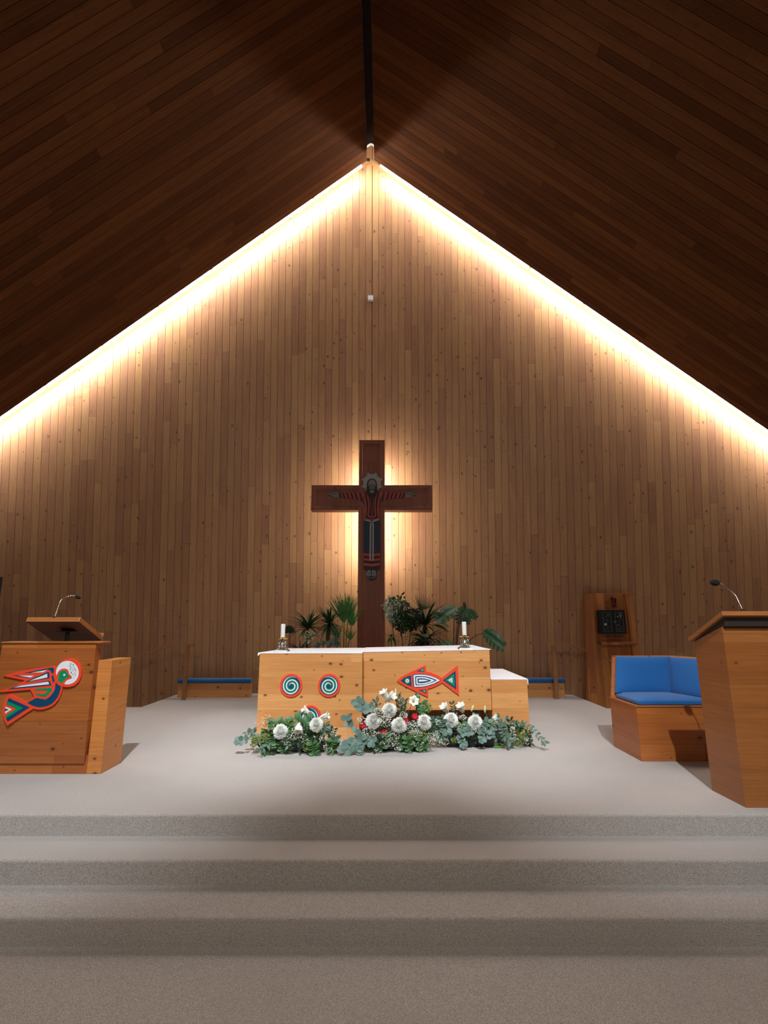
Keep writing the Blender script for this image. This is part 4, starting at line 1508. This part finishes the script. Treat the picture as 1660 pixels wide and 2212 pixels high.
for (lx_, ly_) in ((875, 1279), (868, 1287), (872, 1295), (884, 1302), (890, 1311), (858, 1298), (840, 1303), (880, 1301), (900, 1315), (855, 1290), (866, 1299)):
    mb.leaf(PY(lx_, ly_, 9.18), (rnd(-.5, .5), -.2, rnd(-1, -.2)), .085, .034, (rnd(-1, 1), -1, 0), curve=.2, shape='lens')
mb.build('sprig', M['dleaf'], root)
# white support cane
# 9 small dracaena at the cross foot
c = PY(846, 1378, 8.8)
root, h = potted('small_dracaena', c.x, 8.8, 'small dark spiky plant at the right foot of the cross', .1)
trunk(root, [(c.x, 8.8, h), (c.x, 8.8, c.z)], .012, .01)
rosette(root, c, 34, .2, .022, 'drac', .5, (-.8, 1.2))
# 10 tall dark dracaena
c = PY(919, 1352, 9.0)
root, h = potted('tall_dracaena', c.x, 9.0, 'large dark spiky plant with long sword leaves, middle of the group right of the cross', .15)
trunk(root, [(c.x, 9.0, h), (c.x, 9.0, c.z)], .024, .02)
rosette(root, c, 75, .52, .045, 'dleaf', .35, (-.2, 2.6))
rosette(root, (c.x, 8.95, c.z - .25), 40, .5, .07, 'dleaf', .7, (-.4, 1.2))
mb = MB()
tip = PY(909, 1322, 9.0)
for k in range(13):
    u = k / 12
    mb.leaf(tip + Vector((0, 0, .02)), (-.45 + 1.5 * u, -.1, 1.15 - .75 * u), .32, .016, (0, -1, 0), curve=.1, shape='blade')
mb.build('fan_frond', M['drac'], root)
mb = MB()
for (lx_, ly_, dx_, dz_, l_) in ((925, 1325, .9, .5, .2), (932, 1328, 1, .15, .28), (940, 1340, 1, -.2, .26), (935, 1350, 1, -.1, .26), (948, 1352, .8, -.3, .2), (900, 1340, -.4, .5, .2)):
    mb.leaf(PY(lx_, ly_, 8.9), (dx_, -.2, dz_), l_, l_ * .36, (0, -.5, 1), curve=.3, nseg=7, shape='lens')
mb.build('broad_leaf', M['leaf'], root)
mb = MB()
for k in range(14):
    q = PY(rnd(940, 955), 1395, 8.9)
    mb.leaf((q.x, 8.9, h), (rnd(-.1, .35), rnd(-.1, .1), 1), rnd(.9, 1.25), .014, (0, -1, 0), curve=rnd(0, .12), nseg=7, shape='blade')
mb.build('grass_blade', M['olive'], root)
# glossy broad dark leaves low in the group
c = PY(915, 1385, 8.5)
root, h = potted('glossy_plant', c.x, 8.5, 'low glossy dark plant with drooping broad leaves behind the altar centre-right', .13)
mb = MB()
for k in range(34):
    a = rnd(0, 2 * math.pi)
    d = Vector((math.cos(a), math.sin(a), rnd(-.2, .8))).normalized()
    mb.leaf(Vector((c.x + rnd(-.1, .1), 8.5 + rnd(-.1, .1), c.z + rnd(-.15, .12))), d, rnd(.2, .36), rnd(.06, .1), (0, 0, 1), curve=rnd(.4, .9), shape='lens')
mb.tube([(c.x, 8.5, h), (c.x, 8.5, c.z)], .012, 6)
mb.build('foliage', M['dleaf'], root)

# 11 monstera
c = PY(978, 1395, 8.75)
root, h = potted('monstera', c.x, 8.75, 'monstera with large split leaves behind the right candle', .17)


def monstera(q, dirv, nrm, L, cuts=6, wide=.82):
    """heart shaped leaf with slits, q = stalk joint, dirv = towards tip"""
    d = Vector(dirv).normalized()
    nrm = Vector(nrm)
    nrm = (nrm - d * nrm.dot(d)).normalized()
    s_ = d.cross(nrm)
    mb = MB()

    def wid(t):
        return wide * .5 * L * (math.sin(math.pi * min(1, (t + .16) / 1.16)) ** .62) if t < 1 else 0
    for sg in (-1, 1):
        n = cuts
        for k in range(n):
            t0, t1 = -.12 + (1.1) * k / n, -.12 + 1.1 * (k + 1) / n
            m0, m1 = t0 + .012, t1 - .03
            inner0, inner1 = max(0, t0), min(1, max(0.02, t1))
            def Pp(t, w, fwd=0):
                tt = t + fwd
                return q + d * (L * tt) + s_ * (sg * w) + nrm * (-.25 * L * (tt ** 2) - .35 * w * w / L + .12 * w)
            w0, w1 = wid(m0), wid(m1)
            pts_ = [Pp(inner0, 0), Pp(m0, w0 * .45, .02), Pp(m0, w0 * .97, .09), Pp((m0 + m1) / 2, max(w0, w1) * 1.02, .10), Pp(m1, w1 * .93, .08), Pp(m1, w1 * .4, .03), Pp(inner1, 0)]
            mb.add(pts_, [list(range(7)) if sg > 0 else list(range(6, -1, -1))])
            # web joining the lobes near the rib
            if k < n - 1:
                t2 = t1 + .012
                mb.add([Pp(inner1, 0), Pp(m1, w1 * .4, .03), Pp(t2, wid(t2) * .45, .02)], [(0, 1, 2) if sg > 0 else (2, 1, 0)])
    return mb


for (jx, jy, dv_, nv_, L_, jy2) in (
        (1002, 1312, (-.25, -.5, -.75), (-.1, -.85, .5), .30, 9.0), (985, 1312, (-.75, -.2, -.35), (-.15, -.7, .7), .40, 8.8),
        (1010, 1318, (.75, -.2, -.5), (.15, -.9, .45), .2, 8.75), (1006, 1322, (.1, -.3, -1), (0, -.95, .2), .2, 8.7), (1047, 1366, (.85, -.1, -.5), (.15, -.85, .5), .40, 8.7), (975, 1388, (-.7, -.2, -.15), (-.1, -.5, .8), .26, 8.6), (997, 1385, (.5, -.3, -.2), (.1, -.5, .8), .24, 8.6)):
    q = PY(jx, jy, jy2)
    trunk(root, [(c.x, 8.75, h), (lerp(c.x, q.x, .45), lerp(8.75, jy2, .5), lerp(h, q.z, .8)), tuple(q)], .009, .006, 'bark', 'leaf_stalk')
    monstera(q, dv_, nv_, L_).build('split_leaf', M['monst'], root, solid=.002)
mb = MB()
mb.leaf(PY(1006, 1316, 8.95), (-.15, 0, 1), .13, .06, (0, -1, 0), curve=.2, shape='lens')
mb.build('young_leaf', M['dleaf'], root)

# ------------------------------------------------------------------ flower arrangements on the floor in front of the altar
def chrys(root, px, py, Y, r=.075, face=(0, -.75, .65)):
    c = atY(px, py, Y)
    f = Vector(face) + Vector((rnd(-.2, .2), 0, rnd(-.15, .15)))
    f.normalize()
    q = f.to_track_quat('Z', 'Y')
    mb = MB()
    N = 280
    for k in range(N):
        z = 1 - 1.55 * (k + .5) / N
        a = k * 2.399963
        s_ = math.sqrt(max(0, 1 - z * z))
        d = q @ Vector((s_ * math.cos(a), s_ * math.sin(a), z))
        inner = r * (.30 if z > .5 else .36)
        up_ = q @ Vector((0, 0, 1))
        L = r * (.62 if z > .6 else .7) * rnd(.88, 1.08)
        mb.leaf(c + d * inner, d, L, r * .25, up_, curve=-.38 if z < .75 else -.2, nseg=3, shape='lens', fold=.5)
    mb.ball(c, r * .5, lo=False)
    o = mb.build('chrysanthemum', M['petal'], root)
    b = ORG[root.name] + Vector((0, 0, .12))
    mb = MB()
    mb.tube([c - q @ Vector((0, 0, r * .4)), c.lerp(b, .5) + Vector((0, .03, -.02)), b], .004, 6)
    mb.build('flower_stem', M['stem'], o)
    return o


def lily(root, px, py, Y, d, L=.125, W=.055, open_=.9, stemto=None):
    """px,py = centre of the bloom's throat end; d = direction it opens to"""
    c = atY(px, py, Y)
    d = Vector(d).normalized()
    q = d.to_track_quat('Z', 'Y')
    mb = MB()
    b = c - d * L * .55
    # six petals forming a trumpet
    for k in range(6):
        a = k * math.pi / 3 + .3
        e = Vector((math.cos(a), math.sin(a), 0))
        t = Vector((-math.sin(a), math.cos(a), 0))
        wk = 1.0 if k % 2 else .8
        vs = []
        N = 8
        for i in range(N + 1):
            u = i / N
            rr = .007 + W * .42 * u ** 1.5 + (open_ * W * .75 * max(0, u - .62) ** 1.3 * 2.4)
            zz = L * (u - .10 * max(0, u - .7) * 3 * open_)
            wv = (.010 + W * .52 * math.sin(math.pi * min(1, u * .62 + .1)) ** 1.5) * wk * (1 if u < .82 else max(.04, (1 - u) / .18) ** .6)
            pc = e * rr + Vector((0, 0, zz))
            for sx in (-1, 0, 1):
                p = pc + t * sx * wv / 1.0 - e * (abs(sx) * wv * .28)
                vs.append(b + q @ p)
        fs = []
        for i in range(N):
            for j in range(2):
                o = i * 3 + j
                fs.append((o, o + 1, o + 4, o + 3))
        mb.add(vs, fs)
    o = mb.build('lily', M['lily'], root, smooth=True, solid=.0012)
    mb = MB()
    base = ORG[root.name] + Vector((0, 0, .1))
    mb.tube(smooth_open([tuple(b + d * .01), tuple(b - d * .05), tuple(b.lerp(base, .5) + Vector((0, .02, 0))), tuple(base)], 3), .0035, 6)
    mb.build('flower_stem', M['stem'], o)
    mb = MB()
    for k in range(5):
        a = 2 * math.pi * k / 5
        e = q @ Vector((math.cos(a) * .012, math.sin(a) * .012, L * .8))
        mb.tube([b + d * L * .3, b + e], .0012, 4)
        mb.ball(b + e, .004)
    mb.build('stamen', M['brass'] if False else M['lilybud'], o)
    return o


def bud(root, px, py, Y, L=.085, lean=.05):
    c = atY(px, py, Y)
    mb = MB()
    N = 8
    mb.tube([c + Vector((lean * (i / N - .5) * L, 0, (i / N - .5) * L)) for i in range(N + 1)], [max(.0015, .0125 * math.sin(math.pi * (i / N * .9 + .06)) ** .8) for i in range(N + 1)], 10)
    o = mb.build('lily_bud', M['lilybud'], root, smooth=True)
    base = ORG[root.name] + Vector((0, 0, .12))
    mb = MB()
    s_ = c - Vector((0, 0, L * .48))
    mb.tube(smooth_open([tuple(s_), tuple(s_ + Vector((.01, .01, -.06))), tuple(base)], 4), .003, 6)
    mb.build('flower_stem', M['stem'], o)


def rose(root, px, py, Y, r=.038):
    c = atY(px, py, Y)
    f = Vector((0, -.7, .7)).normalized()
    q = f.to_track_quat('Z', 'Y')
    mb = MB()
    for ring, (nr, rad, tilt) in enumerate(((3, .25, .1), (5, .5, .3), (6, .78, .6), (6, .95, .95))):
        for k in range(nr):
            a = 2 * math.pi * k / nr + ring * .7
            e = Vector((math.cos(a), math.sin(a), 0))
            t = Vector((-math.sin(a), math.cos(a), 0))
            vs = []
            for i in range(5):
                u = i / 4
                for j in range(5):
                    v = j / 2 - 1
                    wv = r * rad * 1.1 * math.sin(math.pi * (u * .75 + .2))
                    p = e * (r * rad * (.5 + .6 * u * tilt) - abs(v) ** 2 * r * rad * .5) + t * v * wv + Vector((0, 0, r * (u * 1.3 - .7 - tilt * .25 * u)))
                    vs.append(c + q @ p)
            mb.add(vs, [(i * 5 + j, i * 5 + j + 1, (i + 1) * 5 + j + 1, (i + 1) * 5 + j) for i in range(4) for j in range(4)])
    mb.ball(c - f * r * .35, r * .55, lo=False)
    o = mb.build('rose', M['rose'], root, smooth=True, solid=.0008)
    base = ORG[root.name] + Vector((0, 0, .12))
    mb = MB()
    mb.tube([c - f * r * .8, base], .003, 6)
    mb.build('flower_stem', M['stem'], o)


def sprig(root, tips, kind, n=7, size=.05, base=None, Y=None):
    """tips: pixel path [(px,py,Y)...] from inside the bunch outwards"""
    P = [atY(*t) for t in tips]
    if base is None:
        P = [ORG[root.name] + Vector((rnd(-.1, .1), 0, .14))] + P
    path = smooth_open([tuple(p) for p in P], 6)
    path = [Vector(p) for p in path]
    mb = MB()
    m = len(path)
    mb.tube(path, [lerp(.0028, .0012, i / (m - 1)) for i in range(m)], 5, mi=1)
    start = m // 3 if base is None else 1
    total = m - start
    for k in range(n):
        i = start + int(total * (k + .5) / n)
        i = min(m - 1, i)
        p = path[i]
        t = (path[min(i + 1, m - 1)] - path[max(i - 1, 0)]).normalized()
        for sg in (-1, 1):
            sidev = t.cross(Vector((0, -1, .3)))
            if sidev.length < .1:
                sidev = Vector((1, 0, 0))
            sidev.normalize()
            if kind == 'euc':
                d = sidev * sg + t * rnd(.3, .7) + Vector((0, rnd(-.5, .1), rnd(-.2, .2)))
                s_ = size * rnd(.8, 1.15)
                mb.leaf(p, d, s_, s_ * .95, Vector((rnd(-.3, .3), -1, rnd(.1, .8))), curve=.08, nseg=6, shape='round', fold=.12)
            elif kind == 'gunni':
                d = sidev * sg + t * rnd(.3, .9) + Vector((0, rnd(-.5, .1), rnd(-.2, .2)))
                s_ = size * rnd(.8, 1.15)
                mb.leaf(p, d, s_ * 1.2, s_ * .6, Vector((rnd(-.3, .3), -1, rnd(.1, .8))), curve=.15, nseg=5, shape='lens', fold=.15)
            elif kind == 'ruscus':
                d = sidev * sg * .8 + t * rnd(.6, 1.1) + Vector((0, rnd(-.4, .2), 0))
                mb.leaf(p, d, size * rnd(.9, 1.2), size * .36, Vector((rnd(-.5, .5), -1, rnd(0, .8))), curve=.15, nseg=4, shape='lens', fold=.2)
            elif kind == 'broad':
                d = sidev * sg + t * rnd(.1, .7) + Vector((0, rnd(-.6, .1), rnd(-.1, .3)))
                mb.leaf(p, d, size * rnd(.9, 1.25), size * .72, Vector((rnd(-.4, .4), -1, rnd(.2, 1))), curve=.25, nseg=5, shape='lens', fold=.2)
    mt = {'euc': 'euc', 'gunni': 'euc2', 'ruscus': 'dleaf', 'broad': 'leaf'}[kind]
    nm = {'euc': 'eucalyptus_sprig', 'gunni': 'eucalyptus_sprig', 'ruscus': 'ruscus_sprig', 'broad': 'leafy_sprig'}[kind]
    return mb.build(nm, [M[mt], M['stem']], root)


def spray(root, px, py, Y, rx, ry, n=90, mat='gyp', r=.0048, name='babys_breath_spray', rd=.04):
    mb = MB()
    c = atY(px, py + ry * 1.2, Y + .03)
    for k in range(n):
        a, rr = rnd(0, 2 * math.pi), math.sqrt(rnd(0, 1))
        q = atY(px + rx * rr * math.cos(a), py + ry * rr * math.sin(a), Y + rnd(-rd, rd))
        mb.ball(q, r * rnd(.7, 1.25))
        if k % 4 == 0:
            mb.tube([c, c.lerp(q, .6) + Vector((rnd(-.01, .01), 0, 0)), q], .0008, 3, mi=1, cap=False)
    return mb.build(name, [M[mat], M['stem']], root)


def tray(root, xa, xb, ya, yb, h, mat):
    mb = MB()
    t = .006
    mb.hexa([(xa + .01, ya + .01, 0), (xb - .01, ya + .01, 0), (xb - .01, yb - .01, 0), (xa + .01, yb - .01, 0), (xa, ya, h), (xb, ya, h), (xb, yb, h), (xa, yb, h)])
    o = mb.build('tray', M[mat], root, bevel=.004)
    mb = MB()
    mb.box(xa + .02, xb - .02, ya + .02, yb - .02, h + .0005, h + .045)
    mb.build('floral_foam', M['dleaf'], root, bevel=.01)


def fill(root, x0, x1, y0, y1, n, Ya, Yb_, kinds, size=(.045, .07)):
    for k in range(n):
        px = lerp(x0, x1, (k + rnd(.1, .9)) / n)
        py = rnd(y0, y1)
        kd = random.choice(kinds)
        Y = rnd(Ya, Yb_)
        dx = rnd(-14, 14)
        sprig(root, [(px, py + 14, Y + .02), (px + dx * .6, py + 4, Y), (px + dx, py - 10, Y - .02)], kd, 6, rnd(*size))


# left arrangement
a0 = atZ(645, 1626, 0)
YFl = 6.2
xL = atZ(588, 1625, 0).x
xR = atZ(703, 1625, 0).x
AL_ = thing('flower_arrangement', ((xL + xR) / 2, a0.y + .1, 0), 'left floor arrangement of two white chrysanthemums and three lilies in front of the altar', 'flowers', 'flower arrangements before the altar')
tray(AL_, xL, xR, a0.y, a0.y + .17, .095, 'tray')
Yf = a0.y + .0
chrys(AL_, 607, 1581, Yf - .1)
chrys(AL_, 684, 1566, Yf - .03, .072)
lily(AL_, 661, 1537, Yf + .12, (-.85, -.3, .75))
lily(AL_, 702, 1548, Yf + .08, (1, -.25, .38), .13, .045)
lily(AL_, 646, 1574, Yf - .11, (-.05, -.55, -.75), .11, .06)
bud(AL_, 621, 1570, Yf - .02, .05)
fill(AL_, 560, 720, 1572, 1606, 20, Yf - .1, Yf + .15, ['broad', 'broad', 'ruscus', 'gunni'])
fill(AL_, 570, 715, 1600, 1618, 9, Yf - .14, Yf - .06, ['broad', 'ruscus'])
for p in ([(575, 1590, Yf), (550, 1596, Yf - .05), (520, 1600, Yf - .1), (512, 1600, Yf - .1)],):
    sprig(AL_, p, 'euc', 6, .05)
for p in ([(560, 1595, Yf), (540, 1590, Yf), (534, 1582, Yf)], [(560, 1600, Yf), (550, 1588, Yf), (546, 1578, Yf)], [(590, 1600, Yf - .1), (575, 1612, Yf - .16), (562, 1622, Yf - .2)], [(690, 1590, Yf), (700, 1578, Yf - .08), (706, 1568, Yf - .1)]):
    sprig(AL_, p, 'gunni', 4, .045)
for p in ([(652, 1568, Yf), (640, 1560, Yf + .03), (636, 1552, Yf + .05)], [(660, 1575, Yf + .05), (668, 1560, Yf + .08), (678, 1548, Yf + .1)], [(600, 1568, Yf + .08), (596, 1560, Yf + .1)]):
    sprig(AL_, p, 'broad', 3, .09)
for (x, y, rx_, ry_, nn_) in ((565, 1565, 14, 10, 26), (575, 1552, 12, 12, 22), (617, 1598, 12, 9, 60), (640, 1590, 14, 10, 80), (658, 1597, 10, 12, 60), (682, 1600, 11, 11, 60), (712, 1614, 13, 11, 70), (722, 1582, 9, 12, 40), (700, 1595, 10, 9, 40), (625, 1610, 10, 8, 30), (640, 1577, 10, 7, 40)):
    spray(AL_, x, y, Yf - .09, rx_, ry_, nn_)
for (x, y, rx_, ry_, nn_) in ((557, 1598, 14, 10, 120), (573, 1592, 12, 8, 90), (666, 1612, 12, 14, 130), (548, 1608, 8, 6, 50)):
    spray(AL_, x, y, Yf - .1, rx_, ry_, nn_, 'hyd', .0062, 'yellow_green_bloom')

# centre arrangement
a0 = atZ(860, 1622, 0)
xL, xR = atZ(792, 1622, 0).x, atZ(925, 1622, 0).x
AC_ = thing('flower_arrangement', ((xL + xR) / 2, a0.y + .1, 0), 'centre floor arrangement with four white chrysanthemums and four red roses', 'flowers', 'flower arrangements before the altar')
tray(AC_, xL, xR, a0.y, a0.y + .17, .1, 'gtray')
Yf = a0.y
chrys(AC_, 841.5, 1534.5, Yf + .03, .076)
chrys(AC_, 806.5, 1558, Yf - .04, .08)
chrys(AC_, 862.5, 1567, Yf - .08, .08)
chrys(AC_, 916.5, 1561, Yf - .02, .08)
for x, y in ((784, 1568), (830, 1583), (876, 1556), (897, 1548)):
    rose(AC_, x, y, Yf - .07)
lily(AC_, 832, 1501, Yf + .08, (-.45, -.3, .85), .14)
lily(AC_, 846, 1506, Yf + .06, (.55, -.55, .55), .11)
lily(AC_, 894, 1515, Yf + .05, (.1, -.9, .35), .09, .06)
bud(AC_, 855, 1496, Yf + .1, .09)
fill(AC_, 770, 935, 1555, 1596, 26, Yf - .04, Yf + .16, ['broad', 'ruscus', 'ruscus', 'gunni'])
fill(AC_, 785, 930, 1596, 1610, 8, Yf - .12, Yf - .04, ['ruscus', 'broad'])
for p, n_, s_ in (([(790, 1545, Yf), (785, 1530, Yf), (777, 1520, Yf), (772, 1514, Yf)], 5, .075), ([(795, 1545, Yf), (798, 1530, Yf), (806, 1524, Yf)], 3, .055),
                  ([(775, 1590, Yf - .1), (768, 1600, Yf - .14), (756, 1612, Yf - .18), (747, 1620, Yf - .2)], 7, .085), ([(785, 1585, Yf - .1), (780, 1600, Yf - .14), (770, 1618, Yf - .18)], 6, .08),
                  ([(790, 1590, Yf - .1), (795, 1600, Yf - .12), (806, 1603, Yf - .12)], 4, .06), ([(770, 1575, Yf), (760, 1570, Yf), (750, 1560, Yf), (748, 1552, Yf)], 3, .075)):
    sprig(AC_, p, 'euc', n_, s_)
for p, n_, s_ in (([(865, 1540, Yf + .05), (864, 1520, Yf + .06), (860, 1504, Yf + .08)], 9, .06), ([(872, 1550, Yf + .05), (872, 1530, Yf + .06), (874, 1514, Yf + .08)], 8, .055), ([(812, 1535, Yf + .05), (816, 1525, Yf + .06), (813, 1514, Yf + .08)], 5, .06)):
    sprig(AC_, p, 'ruscus', n_, s_)
for p, n_, s_ in (([(905, 1545, Yf + .08), (910, 1525, Yf + .1), (895, 1506, Yf + .12)], 5, .065), ([(915, 1550, Yf + .08), (918, 1535, Yf + .1), (914, 1520, Yf + .1)], 4, .07)):
    sprig(AC_, p, 'broad', n_, s_)
for (x, y, rx_, ry_, nn_) in ((820, 1538, 14, 10, 110), (833, 1558, 14, 13, 140), (780, 1556, 10, 9, 60), (800, 1582, 18, 11, 130), (845, 1590, 22, 12, 170), (890, 1570, 14, 14, 140), (900, 1585, 14, 9, 90), (842, 1606, 22, 7, 110), (905, 1606, 12, 10, 60), (816, 1622, 8, 6, 26), (862, 1617, 10, 5, 40), (935, 1595, 12, 14, 80), (872, 1545, 9, 8, 50), (782, 1592, 10, 8, 50)):
    spray(AC_, x, y, Yf - .1, rx_, ry_, nn_)
for (x, y, rx_, ry_, nn_) in ((890, 1592, 14, 12, 120), (925, 1530, 11, 9, 90), (915, 1588, 12, 10, 80), (840, 1594, 10, 8, 60)):
    spray(AC_, x, y, Yf - .08 if y > 1550 else Yf + .08, rx_, ry_, nn_, 'hyd', .006, 'yellow_green_bloom')

# right arrangement
a0 = atZ(1010, 1614.5, 0)
xL, xR = atZ(965, 1614.5, 0).x, atZ(1071, 1614.5, 0).x
AR_ = thing('flower_arrangement', ((xL + xR) / 2, a0.y + .1, 0), 'right floor arrangement with two white chrysanthemums in a black box, leaves trailing right', 'flowers', 'flower arrangements before the altar')
tray(AR_, xL, xR, a0.y, a0.y + .17, .155, 'tray')
Yf = a0.y
chrys(AR_, 974.5, 1556, Yf - .02, .078)
chrys(AR_, 1027, 1561, Yf - .03, .08)
lily(AR_, 962, 1530, Yf + .08, (-.5, -.45, .75), .125)
lily(AR_, 997, 1529, Yf + .08, (-.35, -.45, .85), .125)
lily(AR_, 1069, 1553, Yf + .02, (.75, -.2, .55), .12, .05)
bud(AR_, 1021, 1530, Yf + .05, .07, .4)
bud(AR_, 1048, 1532, Yf + .05, .085)
fill(AR_, 950, 1075, 1562, 1592, 16, Yf - .04, Yf + .14, ['gunni', 'ruscus', 'broad', 'gunni'])
fill(AR_, 935, 970, 1555, 1590, 8, Yf - .04, Yf + .1, ['gunni', 'gunni'])
fill(AR_, 1070, 1140, 1572, 1604, 13, Yf - .08, Yf + .12, ['gunni', 'ruscus', 'olive' if False else 'broad'])
for p, n_, s_ in (([(1075, 1580, Yf), (1105, 1565, Yf - .02), (1130, 1562, Yf - .04), (1150, 1575, Yf - .08), (1168, 1595, Yf - .12), (1180, 1606, Yf - .16)], 12, .04),
                  ([(1080, 1585, Yf), (1092, 1590, Yf - .1), (1104, 1602, Yf - .14)], 5, .06), ([(1060, 1575, Yf), (1068, 1560, Yf), (1080, 1552, Yf)], 5, .05), ([(1070, 1580, Yf), (1085, 1562, Yf), (1098, 1556, Yf)], 5, .045)):
    sprig(AR_, p, 'gunni', n_, s_)
for p, n_, s_ in (([(1035, 1575, Yf - .06), (1048, 1570, Yf - .08), (1055, 1556, Yf - .08)], 4, .055), ([(1000, 1590, Yf - .1), (996, 1600, Yf - .12), (1004, 1612, Yf - .14)], 5, .05), ([(1020, 1580, Yf - .1), (1010, 1580, Yf - .12), (998, 1584, Yf - .14)], 4, .055), ([(1040, 1575, Yf - .1), (1040, 1590, Yf - .12), (1044, 1600, Yf - .14)], 5, .05), ([(1055, 1575, Yf - .1), (1062, 1590, Yf - .12)], 4, .055), ([(972, 1575, Yf - .1), (966, 1580, Yf - .12)], 2, .06), ([(1030, 1560, Yf), (1030, 1550, Yf), (1022, 1546, Yf + .02)], 3, .045)):
    sprig(AR_, p, 'euc', n_, s_)
for p, n_, s_ in (([(985, 1560, Yf + .05), (983, 1540, Yf + .08), (977, 1520, Yf + .1)], 10, .045), ([(1100, 1580, Yf), (1104, 1562, Yf), (1103, 1556, Yf)], 5, .05)):
    sprig(AR_, p, 'ruscus', n_, s_)
for (x, y, rx_, ry_, nn_) in ((1000, 1575, 12, 12, 110), (1000, 1550, 9, 6, 50), (940, 1590, 10, 14, 80), (1108, 1576, 6, 8, 50), (1112, 1590, 4, 8, 26), (960, 1602, 12, 8, 60), (1025, 1578, 10, 7, 50), (945, 1560, 8, 6, 40), (1138, 1596, 10, 5, 30)):
    spray(AR_, x, y, Yf - .09, rx_, ry_, nn_)
for (x, y, rx_, ry_, nn_) in ((982, 1598, 8, 8, 60), (1128, 1590, 12, 10, 90), (1120, 1606, 14, 6, 60), (1060, 1565, 9, 6, 50)):
    spray(AR_, x, y, Yf - .08, rx_, ry_, nn_, 'hyd', .0055, 'yellow_green_bloom')

# fallen leaf on the carpet
c = atZ(1063, 1615, 0)
mb = MB()
mb.leaf((c.x, c.y, .006), (1, -.12, .0), .135, .042, (0, -.25, 1), curve=-.03, nseg=8, shape='lens', fold=.2)
tag(mb.build('fallen_leaf', M['bright'], None, (c.x + .06, c.y, .004), solid=.001), 'single bright green leaf lying on the carpet before the altar', 'leaf')
